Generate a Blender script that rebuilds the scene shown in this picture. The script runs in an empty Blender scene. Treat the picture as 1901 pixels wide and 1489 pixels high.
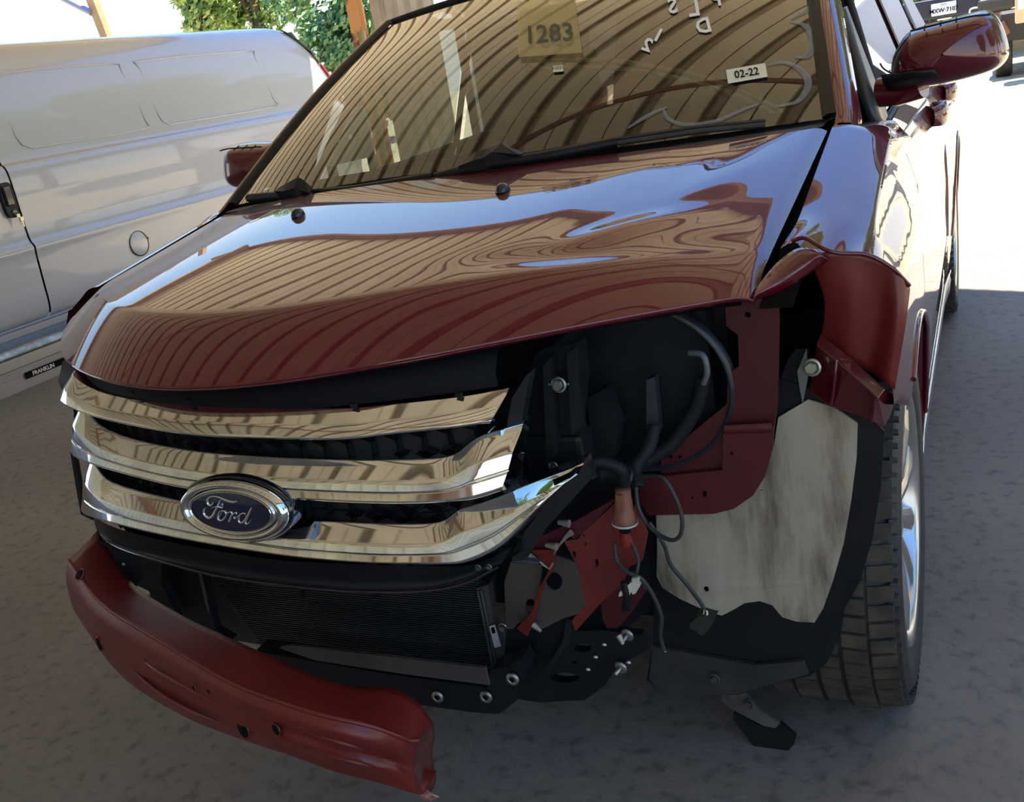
import bpy, bmesh, math, random
from mathutils import Vector, Matrix, geometry, noise
random.seed(7)
S = bpy.context.scene
COL = S.collection
# ------------------------------------------------------------------ camera
CX, CY, CZ, YAW, PIT, ROL, FPX = 1.100, -1.946, 1.362, -.477, -.318, -.174, 1852.0
_fw = Vector((math.sin(YAW)*math.cos(PIT), math.cos(YAW)*math.cos(PIT), math.sin(PIT)))
_r0 = Vector((math.cos(YAW), -math.sin(YAW), 0)); _u0 = _r0.cross(_fw)
_r = _r0*math.cos(ROL)+_u0*math.sin(ROL); _u = -_r0*math.sin(ROL)+_u0*math.cos(ROL)
CAM = Vector((CX, CY, CZ))
cd = bpy.data.cameras.new('camera'); cam = bpy.data.objects.new('camera', cd); COL.objects.link(cam)
cam.matrix_world = Matrix(((_r.x, _u.x, -_fw.x, CX), (_r.y, _u.y, -_fw.y, CY), (_r.z, _u.z, -_fw.z, CZ), (0, 0, 0, 1)))
cd.sensor_fit = 'HORIZONTAL'; cd.sensor_width = 36; cd.lens = 36*FPX/1901; cd.clip_start = .05; cd.clip_end = 400
S.camera = cam
# ------------------------------------------------------------------ sky, sun, exposure
W = bpy.data.worlds.new('world'); S.world = W; W.use_nodes = True
nt = W.node_tree; bg = nt.nodes['Background']
tc = nt.nodes.new('ShaderNodeTexCoord'); sx = nt.nodes.new('ShaderNodeSeparateXYZ'); rp = nt.nodes.new('ShaderNodeValToRGB')
nt.links.new(tc.outputs['Generated'], sx.inputs[0]); nt.links.new(sx.outputs['Z'], rp.inputs[0]); nt.links.new(rp.outputs[0], bg.inputs[0])
rp.color_ramp.elements[0].position = 0.0; rp.color_ramp.elements[0].color = (1, 1, 1, 1)
_e = rp.color_ramp.elements.new(.24); _e.color = (.40, .66, 1, 1)
rp.color_ramp.elements[2].position = .5; rp.color_ramp.elements[2].color = (.20, .44, 1, 1)
bg.inputs[1].default_value = 1.8
sd = bpy.data.lights.new('sun', 'SUN'); sun = bpy.data.objects.new('sun', sd); COL.objects.link(sun)
sd.energy = 17; sd.color = (1, .93, .80); sd.angle = .009
SE, SA = math.radians(70), math.radians(22)          # elevation, azimuth from +Y towards +X
sdir = Vector((math.sin(SA)*math.cos(SE), math.cos(SA)*math.cos(SE), math.sin(SE)))
sun.rotation_euler = (-sdir).to_track_quat('-Z', 'Y').to_euler(); sun.location = (0, 0, 12)
S.view_settings.view_transform = 'Standard'; S.view_settings.look = 'None'
S.view_settings.gamma = 1; S.view_settings.exposure = 0.12; S.view_settings.use_curve_mapping = False
# ------------------------------------------------------------------ helpers
def at(px, py, y=None, x=None, z=None):
    d = _fw+_r*((px-950.5)/FPX)-_u*((py-744.5)/FPX)
    if y is not None: t = (y-CY)/d.y
    elif x is not None: t = (x-CX)/d.x
    else: t = (z-CZ)/d.z
    return CAM+d*t
def atf(px, py, F):
    d = _fw+_r*((px-950.5)/FPX)-_u*((py-744.5)/FPX)
    g = lambda t: (CY+d.y*t)-F(CX+d.x*t)
    t0, best, bt = .6, 1e9, None
    t = .6
    while t < 4:
        v = g(t)
        if abs(v) < best: best, bt = abs(v), t
        if v > 0:
            a, b = t-.01, t
            for _ in range(20):
                m = (a+b)/2
                if g(m) > 0: b = m
                else: a = m
            return CAM+d*b
        t += .01
    return CAM+d*bt
def V(*a): return Vector(a)
def ramp(n, pts):
    e = n.color_ramp.elements
    while len(e) < len(pts): e.new(.5)
    for i, (p, c) in enumerate(pts): e[i].position = p; e[i].color = (*c, 1)
def mat(name, col, rough=.5, metal=0, coat=0, coat_ior=1.5, coat_rough=.03, spec=.5, ior=1.5, noise_=None, bump=None, emit=None, alpha=1):
    """noise_=(scale, colour2, lo, hi[, detail])   bump=(scale, strength, distance)"""
    m = bpy.data.materials.new(name); m.use_nodes = True; n = m.node_tree; b = n.nodes['Principled BSDF']
    b.inputs['Base Color'].default_value = (*col, 1); b.inputs['Roughness'].default_value = rough; b.inputs['Metallic'].default_value = metal
    b.inputs['Coat Weight'].default_value = coat; b.inputs['Coat IOR'].default_value = coat_ior; b.inputs['Coat Roughness'].default_value = coat_rough
    b.inputs['Specular IOR Level'].default_value = spec; b.inputs['IOR'].default_value = ior
    t = n.nodes.new('ShaderNodeTexCoord')
    if noise_:
        q = n.nodes.new('ShaderNodeTexNoise'); q.inputs['Scale'].default_value = noise_[0]; q.inputs['Detail'].default_value = noise_[4] if len(noise_) > 4 else 6
        n.links.new(t.outputs['Object'], q.inputs['Vector'])
        r = n.nodes.new('ShaderNodeValToRGB'); ramp(r, [(noise_[2], col), (noise_[3], noise_[1])])
        n.links.new(q.outputs['Fac'], r.inputs[0]); n.links.new(r.outputs[0], b.inputs['Base Color'])
    if bump:
        q = n.nodes.new('ShaderNodeTexNoise'); q.inputs['Scale'].default_value = bump[0]; q.inputs['Detail'].default_value = 5
        n.links.new(t.outputs['Object'], q.inputs['Vector'])
        k = n.nodes.new('ShaderNodeBump'); k.inputs['Strength'].default_value = bump[1]; k.inputs['Distance'].default_value = bump[2]
        n.links.new(q.outputs['Fac'], k.inputs['Height']); n.links.new(k.outputs[0], b.inputs['Normal'])
    if emit: b.inputs['Emission Color'].default_value = (*emit[:3], 1); b.inputs['Emission Strength'].default_value = emit[3]
    return m
def glass(name, tint, ior=1.5, extra=1.0):
    m = bpy.data.materials.new(name); m.use_nodes = True; n = m.node_tree
    for x in list(n.nodes): n.nodes.remove(x)
    o = n.nodes.new('ShaderNodeOutputMaterial'); mx = n.nodes.new('ShaderNodeMixShader'); tr = n.nodes.new('ShaderNodeBsdfTransparent')
    gl = n.nodes.new('ShaderNodeBsdfGlossy'); fr = n.nodes.new('ShaderNodeFresnel'); ad = n.nodes.new('ShaderNodeMath'); ad.operation = 'MULTIPLY'; ad.use_clamp = True
    tr.inputs[0].default_value = (*tint, 1); gl.inputs['Roughness'].default_value = .0; fr.inputs[0].default_value = ior; ad.inputs[1].default_value = extra
    n.links.new(fr.outputs[0], ad.inputs[0]); n.links.new(ad.outputs[0], mx.inputs[0]); n.links.new(tr.outputs[0], mx.inputs[1]); n.links.new(gl.outputs[0], mx.inputs[2]); n.links.new(mx.outputs[0], o.inputs[0])
    return m
M = {}
M['paint'] = mat('red_paint', (.10, .0035, .012), .45, .10, 1, 1.66, .0, spec=.1)
M['paint_matte'] = mat('red_primer_paint', (.16, .014, .010), .42, .05, .22, 1.45, .28, noise_=(9, (.12, .011, .009), .35, .7))
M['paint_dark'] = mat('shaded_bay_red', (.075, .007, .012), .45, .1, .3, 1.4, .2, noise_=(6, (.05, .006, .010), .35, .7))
M['chrome'] = mat('chrome', (.86, .88, .90), .045, 1, noise_=(14, (.66, .69, .72), .4, .75))
M['black'] = mat('black_plastic', (.006, .0075, .010), .48, spec=.3, noise_=(12, (.010, .012, .015), .4, .7))
M['black_gloss'] = mat('gloss_black_trim', (.008, .009, .012), .12, coat=.6)
M['dark_bay'] = mat('bay_shade_black', (.006, .009, .012), .6, spec=.25, noise_=(7, (.014, .018, .021), .35, .7))  # near-black: the low light inside the bay is put into this colour
M['rubber'] = mat('tyre_rubber', (.02, .02, .02), .62, noise_=(30, (.036, .034, .03), .4, .7))
M['tread'] = mat('dusty_tread_rubber', (.030, .028, .022), .85, noise_=(24, (.085, .07, .048), .35, .68))
M['rim'] = mat('silver_alloy', (.62, .60, .56), .25, .9)
M['steel'] = mat('zinc_steel', (.45, .45, .42), .38, .85, noise_=(40, (.25, .22, .18), .45, .7))
M['radiator'] = mat('radiator_fin_metal', (.035, .037, .038), .5, .5)
M['alu'] = mat('dull_aluminium', (.18, .18, .175), .45, .7, noise_=(18, (.10, .095, .09), .35, .7))
M['van_white'] = mat('white_van_paint', (.50, .51, .54), .28, 0, .9, 1.5, .03)
M['van_dark'] = mat('van_tinted_window', (.012, .02, .03), .06, coat=.5)
M['red_lens'] = mat('red_lamp_lens', (.75, .01, .03), .15, coat=1)
M['seat'] = mat('charcoal_fabric', (.02, .021, .024), .85)
M['dash'] = mat('dark_dash_vinyl', (.016, .017, .018), .55)
M['bulb'] = mat('amber_bulb', (.22, .025, .008), .15, coat=.6)
M['orange_plastic'] = mat('orange_brown_socket_plastic', (.22, .085, .045), .5)
M['ivory'] = mat('ivory_plastic', (.62, .60, .48), .5)
M['wire'] = mat('cable_insulation', (.03, .034, .036), .55)
M['white_ink'] = mat('white_marker', (.85, .85, .82), .7)
M['badge_blue'] = mat('dark_blue_enamel', (.004, .009, .035), .12, 0, 1)
M['beige_bay'] = mat('dusty_taupe_metal', (.085, .075, .066), .65, .2, noise_=(8, (.05, .045, .04), .4, .7))
M['glass_ws'] = glass('windscreen_glass', (.40, .44, .42), 1.56, 2.1)
M['glass_side'] = glass('side_window_glass', (.62, .68, .64), 1.5, 1.5)
M['key'] = mat('brass_key', (.6, .55, .42), .3, .8)
M['sticker'] = mat('cream_paper', (.72, .72, .55), .7)
M['ink'] = mat('black_ink', (.006, .006, .006), .8, spec=.1)
M['cream_tube'] = mat('cream_plain', (.95, .85, .62), .5)

class MB:
    def __init__(s): s.v = []; s.f = []; s.s = []
    def add(s, vs, fs, smooth=False):
        o = len(s.v); s.v += [tuple(p) for p in vs]; s.f += [tuple(i+o for i in f) for f in fs]; s.s += [smooth]*len(fs)
    def box(s, c, d, rot=None, taper=1):
        c = Vector(c); vs = []
        for z in (-.5, .5):
            k = taper if z > 0 else 1
            for x, y in ((-.5, -.5), (.5, -.5), (.5, .5), (-.5, .5)):
                p = Vector((x*d[0]*k, y*d[1]*k, z*d[2]))
                if rot is not None: p = rot @ p
                vs.append(c+p)
        s.add(vs, [(3, 2, 1, 0), (4, 5, 6, 7), (0, 1, 5, 4), (1, 2, 6, 5), (2, 3, 7, 6), (3, 0, 4, 7)])
    def grid(s, rows, smooth=True, wrap=False):
        n = len(rows[0]); vs = [p for r in rows for p in r]; fs = []
        for i in range(len(rows)-1):
            for j in range(n if wrap else n-1):
                k = (j+1) % n
                fs.append((i*n+j, i*n+k, (i+1)*n+k, (i+1)*n+j))
        s.add(vs, fs, smooth)
    def tube(s, pts, r, n=8, caps=True, smooth=True):
        pts = [Vector(p) for p in pts]; rows = []
        up = None
        for i, p in enumerate(pts):
            t = (pts[min(i+1, len(pts)-1)]-pts[max(i-1, 0)]).normalized()
            if up is None: up = t.orthogonal().normalized()
            else: up = (up-t*up.dot(t)).normalized()
            w = t.cross(up); rr = r[i] if isinstance(r, (list, tuple)) else r
            rows.append([p+up*math.cos(2*math.pi*k/n)*rr+w*math.sin(2*math.pi*k/n)*rr for k in range(n)])
        s.grid(rows, smooth, True)
        if caps:
            s.add(rows[0], [tuple(range(n))][::-1]); s.add(rows[-1], [tuple(range(n))])
    def lathe(s, c, ax, prof, n=24, smooth=True):
        """prof: (distance along axis, radius)"""
        c = Vector(c); ax = Vector(ax).normalized(); u = ax.orthogonal().normalized(); w = ax.cross(u)
        s.grid([[c+ax*a+(u*math.cos(2*math.pi*k/n)+w*math.sin(2*math.pi*k/n))*r for k in range(n)] for a, r in prof], smooth, True)
    def ball(s, c, r, n=10, sc=(1, 1, 1)):
        c = Vector(c)
        s.grid([[c+Vector((math.cos(2*math.pi*k/n)*math.sin(a)*sc[0], math.sin(2*math.pi*k/n)*math.sin(a)*sc[1], math.cos(a)*sc[2]))*r for k in range(n)] for a in [math.pi*(i+.001)/(n//2+.002) for i in range(n//2+1)]], True, True)
    def build(s, name, m, parent=None, loc=None):
        me = bpy.data.meshes.new(name); me.from_pydata(s.v, [], s.f); me.update()
        me.polygons.foreach_set('use_smooth', s.s)
        if m is not None: me.materials.append(m)
        o = bpy.data.objects.new(name, me); COL.objects.link(o)
        if parent is not None:
            o.parent = parent; o.matrix_parent_inverse = world_of(parent).inverted()
        if loc is not None: o.location = loc
        return o
def world_of(o):
    m = Matrix.LocRotScale(o.location, o.rotation_euler, o.scale)
    return (world_of(o.parent) @ o.matrix_parent_inverse @ m) if o.parent else m
def weld(o, d=1e-4):
    bm = bmesh.new(); bm.from_mesh(o.data); bmesh.ops.remove_doubles(bm, verts=bm.verts, dist=d); bm.to_mesh(o.data); bm.free(); return o
def solid(o, t, off=-1):
    q = o.modifiers.new('thickness', 'SOLIDIFY'); q.thickness = t; q.offset = off; return o
def bevel(o, w, n=2):
    q = o.modifiers.new('bevel', 'BEVEL'); q.width = w; q.segments = n; q.limit_method = 'ANGLE'; q.angle_limit = math.radians(35); return o
def empty(name, loc, rz=0, **k):
    o = bpy.data.objects.new(name, None); COL.objects.link(o); o.location = loc; o.rotation_euler = (0, 0, rz)
    return tag(o, **k)
def tag(o, label=None, cat=None, group=None, kind=None):
    if label: o['label'] = label
    if cat: o['category'] = cat
    if group: o['group'] = group
    if kind: o['kind'] = kind
    return o
def cr(p, n, closed=False):
    """catmull-rom resample of a list of Vectors, n samples per span"""
    p = [Vector(q) for q in p]; out = []; L = len(p)
    for i in range(L if closed else L-1):
        if closed: a, b, c, d = p[i-1], p[i], p[(i+1) % L], p[(i+2) % L]
        else:
            b, c = p[i], p[i+1]; a = p[i-1] if i else b*2-c; d = p[i+2] if i+2 < L else c*2-b
        for k in range(n):
            t = k/n; out.append(.5*((2*b)+(c-a)*t+(2*a-5*b+4*c-d)*t*t+(3*b-a-3*c+d)*t**3))
    if not closed: out.append(p[-1])
    return out
def cgrid(rows, nu, nv):
    R = [cr(r, nu) for r in rows]
    return [list(r) for r in zip(*[cr(list(c), nv) for c in zip(*R)])]
def interp(tab, t):
    if t <= tab[0][0]: return tab[0][1]
    for (a, x), (b, y) in zip(tab, tab[1:]):
        if t <= b: return x+(y-x)*(t-a)/(b-a)
    return tab[-1][1]
def circ(cx, cy, rx, ry=None, n=14, rot=0):
    ry = ry or rx; c, s_ = math.cos(rot), math.sin(rot)
    return [(cx+math.cos(2*math.pi*k/n)*rx*c-math.sin(2*math.pi*k/n)*ry*s_, cy+math.cos(2*math.pi*k/n)*rx*s_+math.sin(2*math.pi*k/n)*ry*c) for k in range(n)]
def plate(outl, holes, to3, back, mb=None):
    """sheet with holes: outl/holes 2-D outlines, to3 maps them to 3-D, back = thickness vector"""
    mb = mb or MB(); loops = [outl]+list(holes); flat = [q for l in loops for q in l]
    tr = geometry.tessellate_polygon([[Vector((a, b, 0)) for a, b in l] for l in loops])
    P = [to3(*q) for q in flat]; n = len(P); back = Vector(back)
    A = P+[p+back for p in P]; F = [tuple(t) for t in tr]+[tuple(i+n for i in reversed(t)) for t in tr]
    o = 0
    for l in loops:
        for k in range(len(l)):
            a, b = o+k, o+(k+1) % len(l); F.append((a, b, b+n, a+n))
        o += len(l)
    mb.add(A, F); return mb
def pplate(name, m, parent, outl, yv, holes=(), t=.004, mb=None):
    """plate outlined with photo pixels, standing at depth yv (number or function of pixel)"""
    Y = yv if callable(yv) else (lambda a, b: yv)
    q = plate(outl, holes, lambda a, b: at(a, b, y=Y(a, b)), (0, t, 0), mb)
    return q.build(name, m, parent) if name else q
def rbox(name, m, parent, c, d, rot=None, bev=.004, taper=1):
    q = MB(); q.box(c, d, rot, taper); o = q.build(name, m, parent)
    if bev: bevel(o, bev)
    return o
def rotm(x=0, y=0, z=0):
    return (Matrix.Rotation(z, 3, 'Z') @ Matrix.Rotation(y, 3, 'Y') @ Matrix.Rotation(x, 3, 'X'))
def text(name, body, m, parent, origin, right, up, size, depth=.0008, mirror=False, bold=0, shear=0):
    """flat lettering; size = cap height in metres"""
    cu = bpy.data.curves.new(name, 'FONT'); cu.body = body; cu.size = size/.7; cu.extrude = depth; cu.offset = bold; cu.align_x = 'CENTER'; cu.align_y = 'CENTER'; cu.shear = shear
    cu.resolution_u = 2
    o = bpy.data.objects.new(name, cu); COL.objects.link(o)
    r = Vector(right).normalized(); u = Vector(up); u = (u-r*u.dot(r)).normalized(); w = r.cross(u)
    if mirror: r = -r
    mw = Matrix(((r.x, u.x, w.x, origin[0]), (r.y, u.y, w.y, origin[1]), (r.z, u.z, w.z, origin[2]), (0, 0, 0, 1)))
    dg = bpy.context.evaluated_depsgraph_get(); me = bpy.data.meshes.new_from_object(o.evaluated_get(dg)); bpy.data.objects.remove(o)
    me.transform(mw); me.materials.clear(); me.materials.append(m)
    o = bpy.data.objects.new(name, me); COL.objects.link(o)
    if parent is not None: o.parent = parent; o.matrix_parent_inverse = world_of(parent).inverted()
    return o
def bolt(name, p, ax, r, parent, m=None, h=.006):
    q = MB(); ax = Vector(ax).normalized()
    q.lathe(p, ax, [(0, 0), (0, r*1.7), (.002, r*1.7), (.0025, r*1.3)], 18)
    q.lathe(p, ax, [(.002, r), (.002+h, r), (.0021+h, 0)], 6, False)
    return q.build(name, m or M['steel'], parent)
# ================================================================== SETTING
PHI = math.radians(-22.3); E1 = V(math.cos(PHI), math.sin(PHI), 0); E2 = V(-math.sin(PHI), math.cos(PHI), 0)
def BW(a, b, z=0): p = E1*a+E2*b; return V(p.x, p.y, z)
def corr(a0, a1, b0, b1, z0, z1, per=.46, h=.07, vertical=False, wall_b=None):
    """corrugated sheet; roof between z0 (b0) and z1 (b1), or a wall standing at b=wall_b"""
    q = MB(); prof = []
    n = int((a1-a0)/per)
    for i in range(n+1):
        for f, d in ((0, 0), (.30, 0), (.31, .25), (.33, 0), (.64, 0), (.69, 1), (.83, 1), (.88, 0)):
            a = a0+(i+f)*per
            if a <= a1: prof.append((a, d*h))
    if vertical: q.grid([[BW(a, wall_b+d, z) for a, d in prof] for z in (z0, z1)], False)
    else: q.grid([[BW(a, b, z+d) for a, d in prof] for b, z in ((b0, z0), ((b0+b1)/2, (z0+z1)/2), (b1, z1))], False)
    return q
def floor_mat():
    m = bpy.data.materials.new('stained_concrete'); m.use_nodes = True; n = m.node_tree; b = n.nodes['Principled BSDF']
    t = n.nodes.new('ShaderNodeTexCoord')
    def ns(sc, det, d=0):
        q = n.nodes.new('ShaderNodeTexNoise'); q.inputs['Scale'].default_value = sc; q.inputs['Detail'].default_value = det; q.inputs['Distortion'].default_value = d
        n.links.new(t.outputs['Object'], q.inputs['Vector']); return q
    a, c = ns(.9, 6), ns(26, 8)
    r1 = n.nodes.new('ShaderNodeValToRGB'); ramp(r1, [(.3, (.19, .165, .135)), (.7, (.27, .24, .205))]); n.links.new(a.outputs['Fac'], r1.inputs[0])
    r2 = n.nodes.new('ShaderNodeValToRGB'); ramp(r2, [(.32, (.62, .62, .62)), (.45, (.95, .95, .95)), (.75, (1.1, 1.08, 1.05))]); n.links.new(c.outputs['Fac'], r2.inputs[0])
    mx = n.nodes.new('ShaderNodeMix'); mx.data_type = 'RGBA'; mx.blend_type = 'MULTIPLY'; mx.inputs[0].default_value = 1
    n.links.new(r1.outputs[0], mx.inputs[6]); n.links.new(r2.outputs[0], mx.inputs[7])
    # pits and small oil spots
    v = ns(9, 3, .6); r3 = n.nodes.new('ShaderNodeValToRGB'); ramp(r3, [(.22, (.45, .42, .38)), (.30, (1, 1, 1))]); n.links.new(v.outputs['Fac'], r3.inputs[0])
    m2 = n.nodes.new('ShaderNodeMix'); m2.data_type = 'RGBA'; m2.blend_type = 'MULTIPLY'; m2.inputs[0].default_value = 1
    n.links.new(mx.outputs[2], m2.inputs[6]); n.links.new(r3.outputs[0], m2.inputs[7])
    n.links.new(m2.outputs[2], b.inputs['Base Color'])
    b.inputs['Roughness'].default_value = .62
    k = n.nodes.new('ShaderNodeBump'); k.inputs['Strength'].default_value = .3; k.inputs['Distance'].default_value = .008
    w = ns(60, 8); ad = n.nodes.new('ShaderNodeMath'); ad.operation = 'ADD'; vv = ns(4.5, 8, .4)
    n.links.new(w.outputs['Fac'], ad.inputs[0]); n.links.new(vv.outputs['Fac'], ad.inputs[1]); n.links.new(ad.outputs[0], k.inputs['Height']); n.links.new(k.outputs[0], b.inputs['Normal'])
    return m
q = MB(); q.add([BW(-16, -9, 0), BW(8, -9, 0), BW(8, 4.2, 0), BW(-16, 4.2, 0), BW(-16, -9, -.2), BW(8, -9, -.2), BW(8, 4.2, -.2), BW(-16, 4.2, -.2)], [(0, 1, 2, 3), (7, 6, 5, 4), (0, 4, 5, 1), (1, 5, 6, 2), (2, 6, 7, 3), (3, 7, 4, 0)])
tag(q.build('floor', floor_mat()), kind='structure')
M['dirt'] = mat('sunlit_caliche_dirt', (.52, .43, .28), .95, noise_=(1.3, (.38, .31, .20), .38, .75, 12), bump=(5, .9, .09))
q = MB()
def terr(a, b): return -.02 if b < 4.4 else min(.6, (b-4.4)*.055)+.03*noise.noise(V(a*.7, b*.7, 0))*min(1, (b-4.4))
bs = [-9.2, 0, 4.0, 4.4]+[4.4+.6*i for i in range(1, 30)]+[24, 30, 45, 70]
A_ = [-45, -30, -22]+[-18+.6*i for i in range(52)]+[16, 22, 40]
q.grid([[BW(a, b, terr(a, b)-(.02 if -16 < a < 8 and b < 4.3 else 0)) for a in A_] for b in bs])
tag(q.build('ground', M['dirt']), kind='structure')
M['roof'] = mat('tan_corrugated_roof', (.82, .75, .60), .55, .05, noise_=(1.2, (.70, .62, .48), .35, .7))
M['wallm'] = mat('pale_corrugated_wall', (.80, .82, .74), .5, .05, noise_=(1.5, (.66, .67, .60), .35, .7))
M['purlin'] = mat('red_oxide_steel', (.24, .13, .09), .6, noise_=(5, (.32, .19, .13), .4, .7))
def ribbed(m, c2, w=.10):  # rib shading painted into the colour: darker along the rib sides
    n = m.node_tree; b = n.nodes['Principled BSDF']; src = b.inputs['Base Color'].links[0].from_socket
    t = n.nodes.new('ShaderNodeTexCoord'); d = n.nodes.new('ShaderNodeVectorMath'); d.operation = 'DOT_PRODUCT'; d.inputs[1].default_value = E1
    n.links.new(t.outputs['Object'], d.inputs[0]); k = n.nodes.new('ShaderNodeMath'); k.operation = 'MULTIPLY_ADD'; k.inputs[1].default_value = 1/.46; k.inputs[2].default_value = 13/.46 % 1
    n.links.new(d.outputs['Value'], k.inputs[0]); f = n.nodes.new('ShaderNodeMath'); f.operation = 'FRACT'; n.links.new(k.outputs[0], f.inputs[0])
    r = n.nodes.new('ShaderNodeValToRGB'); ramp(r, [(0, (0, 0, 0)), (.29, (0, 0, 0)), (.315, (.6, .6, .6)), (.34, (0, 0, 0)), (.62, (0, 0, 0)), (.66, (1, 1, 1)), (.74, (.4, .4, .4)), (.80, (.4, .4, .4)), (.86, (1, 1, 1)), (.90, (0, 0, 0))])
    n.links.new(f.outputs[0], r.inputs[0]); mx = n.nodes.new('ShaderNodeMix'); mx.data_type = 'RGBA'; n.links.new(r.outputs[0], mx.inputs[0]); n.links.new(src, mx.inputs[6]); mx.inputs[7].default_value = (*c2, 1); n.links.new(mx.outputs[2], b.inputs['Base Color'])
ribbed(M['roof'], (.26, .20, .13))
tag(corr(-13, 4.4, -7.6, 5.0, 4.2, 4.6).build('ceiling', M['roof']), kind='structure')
tag(corr(-13, 6, 0, 0, 0, 4.25, vertical=True, wall_b=-7.6).build('wall_front', M['wallm']), kind='structure')
def beam(n_, p, w, h, m=None):
    a, b = Vector(p[0]), Vector(p[1]); t = (b-a); L = t.length; t.normalize(); s_ = t.cross(V(0, 0, 1))
    s_ = s_.normalized() if s_.length > .01 else V(1, 0, 0)
    u = s_.cross(t); q = MB(); R = Matrix((s_, t, u)).transposed(); q.box((a+b)/2, (w, L, h), R)
    return tag(q.build(n_, m or M['purlin']), kind='structure')
tn = 1
for b in (-4.6, 4.93):
    z = 4.2+.4*(b+7.6)/12.6-.07
    beam('trim_%d' % tn, (BW(-13, b, z), BW(4.4, b, z)), .07, .11); tn += 1
for a in (-11.5, 4.2):
    beam('trim_%d' % tn, (BW(a, -7.5, 4.02), BW(a, 4.9, 4.42)), .16, .26); tn += 1
for a, b, c, d in ((-6.2, -3.5, 2.6, 4.4),):
    beam('trim_%d' % tn, (BW(a, b, 4.2), BW(c, d, 4.2)), .035, .035); tn += 1
for a, b in ((4.2, 4.7), (4.2, -7.3)):
    beam('trim_%d' % tn, (BW(a, b, 0), BW(a+.001, b, 4.4)), .2, .2); tn += 1
# ---- building piece behind the car's roof: orange post and pale ribbed wall
M['post_or'] = mat('weathered_orange_post', (.52, .25, .08), .75, noise_=(3.2, (.10, .035, .025), .50, .58), bump=(20, .3, .01))
P0 = at(668, 60, y=9.0); q = MB(); q.box((P0.x, 9.0, 2.0), (.15, .15, 4.0)); o = bevel(q.build('post', M['post_or']), .006)
tag(o, 'rust-stained orange wooden post beside the pale ribbed wall, behind the red car', 'post')
P1 = at(178, 20, y=10.5); q = MB(); R = rotm(0, math.radians(-8), 0)
q.box((P1.x+.2, 10.5, 1.9), (.14, .12, 4.4), R); o = q.build('post', mat('tan_wooden_post', (.55, .36, .18), .8, noise_=(4, (.38, .24, .12), .4, .7)))
br = MB(); br.tube([at(60, -32, y=10.45), at(170, 24, y=10.45)], .05, 10); br.build('brace', mat('grey_pipe', (.30, .30, .36), .4, .3), o)
tag(o, 'thin tan post with a grey diagonal brace, at the far left against white sky', 'post')
wl = empty('wall_back', (P0.x+.7, 9.2, 0), kind='structure')
x = P0.x+.12; wm = mat('grey_beige_sheet', (.46, .41, .33), .6, noise_=(3, (.33, .29, .22), .35, .7))
for i in range(5):
    q = MB(); prof = [(0, 0), (.03, 0), (.05, -.04), (.12, -.04), (.14, 0), (.17, 0)]
    q.grid([[V(x+a, 9.15+d, z) for a, d in prof] for z in (0, 3.6)], False); x += .172
    solid(q.build('panel', wm, wl), .004)
q = MB(); q.box((x+1.1, 9.6, 1.8), (2.2, .1, 3.6)); q.build('recess_shade_sheet', mat('recess_shade', (.03, .022, .022), .8), wl)  # dark sheet stands in for the shade inside the open recess
q = MB(); q.box((x+.5, 9.5, 2.55), (1.6, .12, .12)); q.build('rail', M['purlin'], wl)
q = MB(); q.tube([(x+.22, 9.4, 0), (x+.22, 9.4, 3.6)], .022); q.build('conduit', mat('white_conduit', (.7, .7, .68), .5), wl)
# ---- trees
def leafmat(nm, c1, c2): return mat(nm, c1, .6, noise_=(2.2, c2, .38, .62, 3))
LM = [leafmat('green_leaves', (.10, .24, .05), (.34, .44, .10)), leafmat('yellow_green_leaves', (.45, .50, .14), (.16, .26, .06)), leafmat('blue_green_leaves', (.06, .17, .07), (.22, .34, .12))]
M['bark'] = mat('bark', (.10, .075, .05), .9, bump=(14, .6, .02))
def tree(c, rad, n, size, lm, label, trunk=True, group=None, nm='tree'):
    c = Vector(c); t = empty(nm, (c.x, c.y, terr(*((c.dot(E1), c.dot(E2))))), label=label, cat='bush' if nm == 'bush' else 'tree', group=group)
    q = MB(); rng = random.Random(int(c.x*100+c.y*7)); bl = []
    for _ in range(26):
        d = V(rng.gauss(0, 1), rng.gauss(0, 1), rng.gauss(0, 1)).normalized()*(rng.random()**.5)
        bl.append((c+V(d.x*rad[0], d.y*rad[1], d.z*rad[2])*.8, rng.uniform(.22, .4)*min(rad)))
    for _ in range(n):
        b, r_ = rng.choice(bl); d = V(rng.gauss(0, 1), rng.gauss(0, 1), rng.gauss(0, 1)).normalized()*r_*rng.uniform(.55, 1.1); p = b+d
        a = V(rng.gauss(0, 1), rng.gauss(0, 1), rng.gauss(0, 1)).normalized(); u = a.orthogonal().normalized()*size*rng.uniform(.6, 1.3); w = a.cross(u)*.55
        q.add([p-u, p+w, p+u, p-w], [(0, 1, 2, 3)])
    tag(q.build('foliage', lm, t), kind='stuff')
    if trunk:
        g = t.location.z-.1; w = MB(); w.tube(cr([V(c.x, c.y, g), V(c.x+.12, c.y, g+(c.z-g)*.4), V(c.x-.08, c.y+.1, c.z)], 4), [.2-.012*i for i in range(9)], 9); w.build('trunk', M['bark'], t)
        for k in range(5):
            b = bl[k][0]; w = MB(); w.tube(cr([V(c.x, c.y, g+(c.z-g)*.6), (V(c.x, c.y, c.z)+b)/2, b], 4), [.08-.007*i for i in range(9)], 6); w.build('branch', M['bark'], t)
    return t
k = at(560, 60, y=15)
tree(k+V(-.2, 1.5, -.2), (1.7, 1.5, 2.6), 9000, .075, LM[2], 'dark green tree between the van rear and the orange post')
tree(at(425, 10, y=20)+V(0, 1, .6), (2.6, 1.5, 1.9), 15000, .085, LM[0], 'yellow-green tree rising above the white van roof', group=None)
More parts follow.
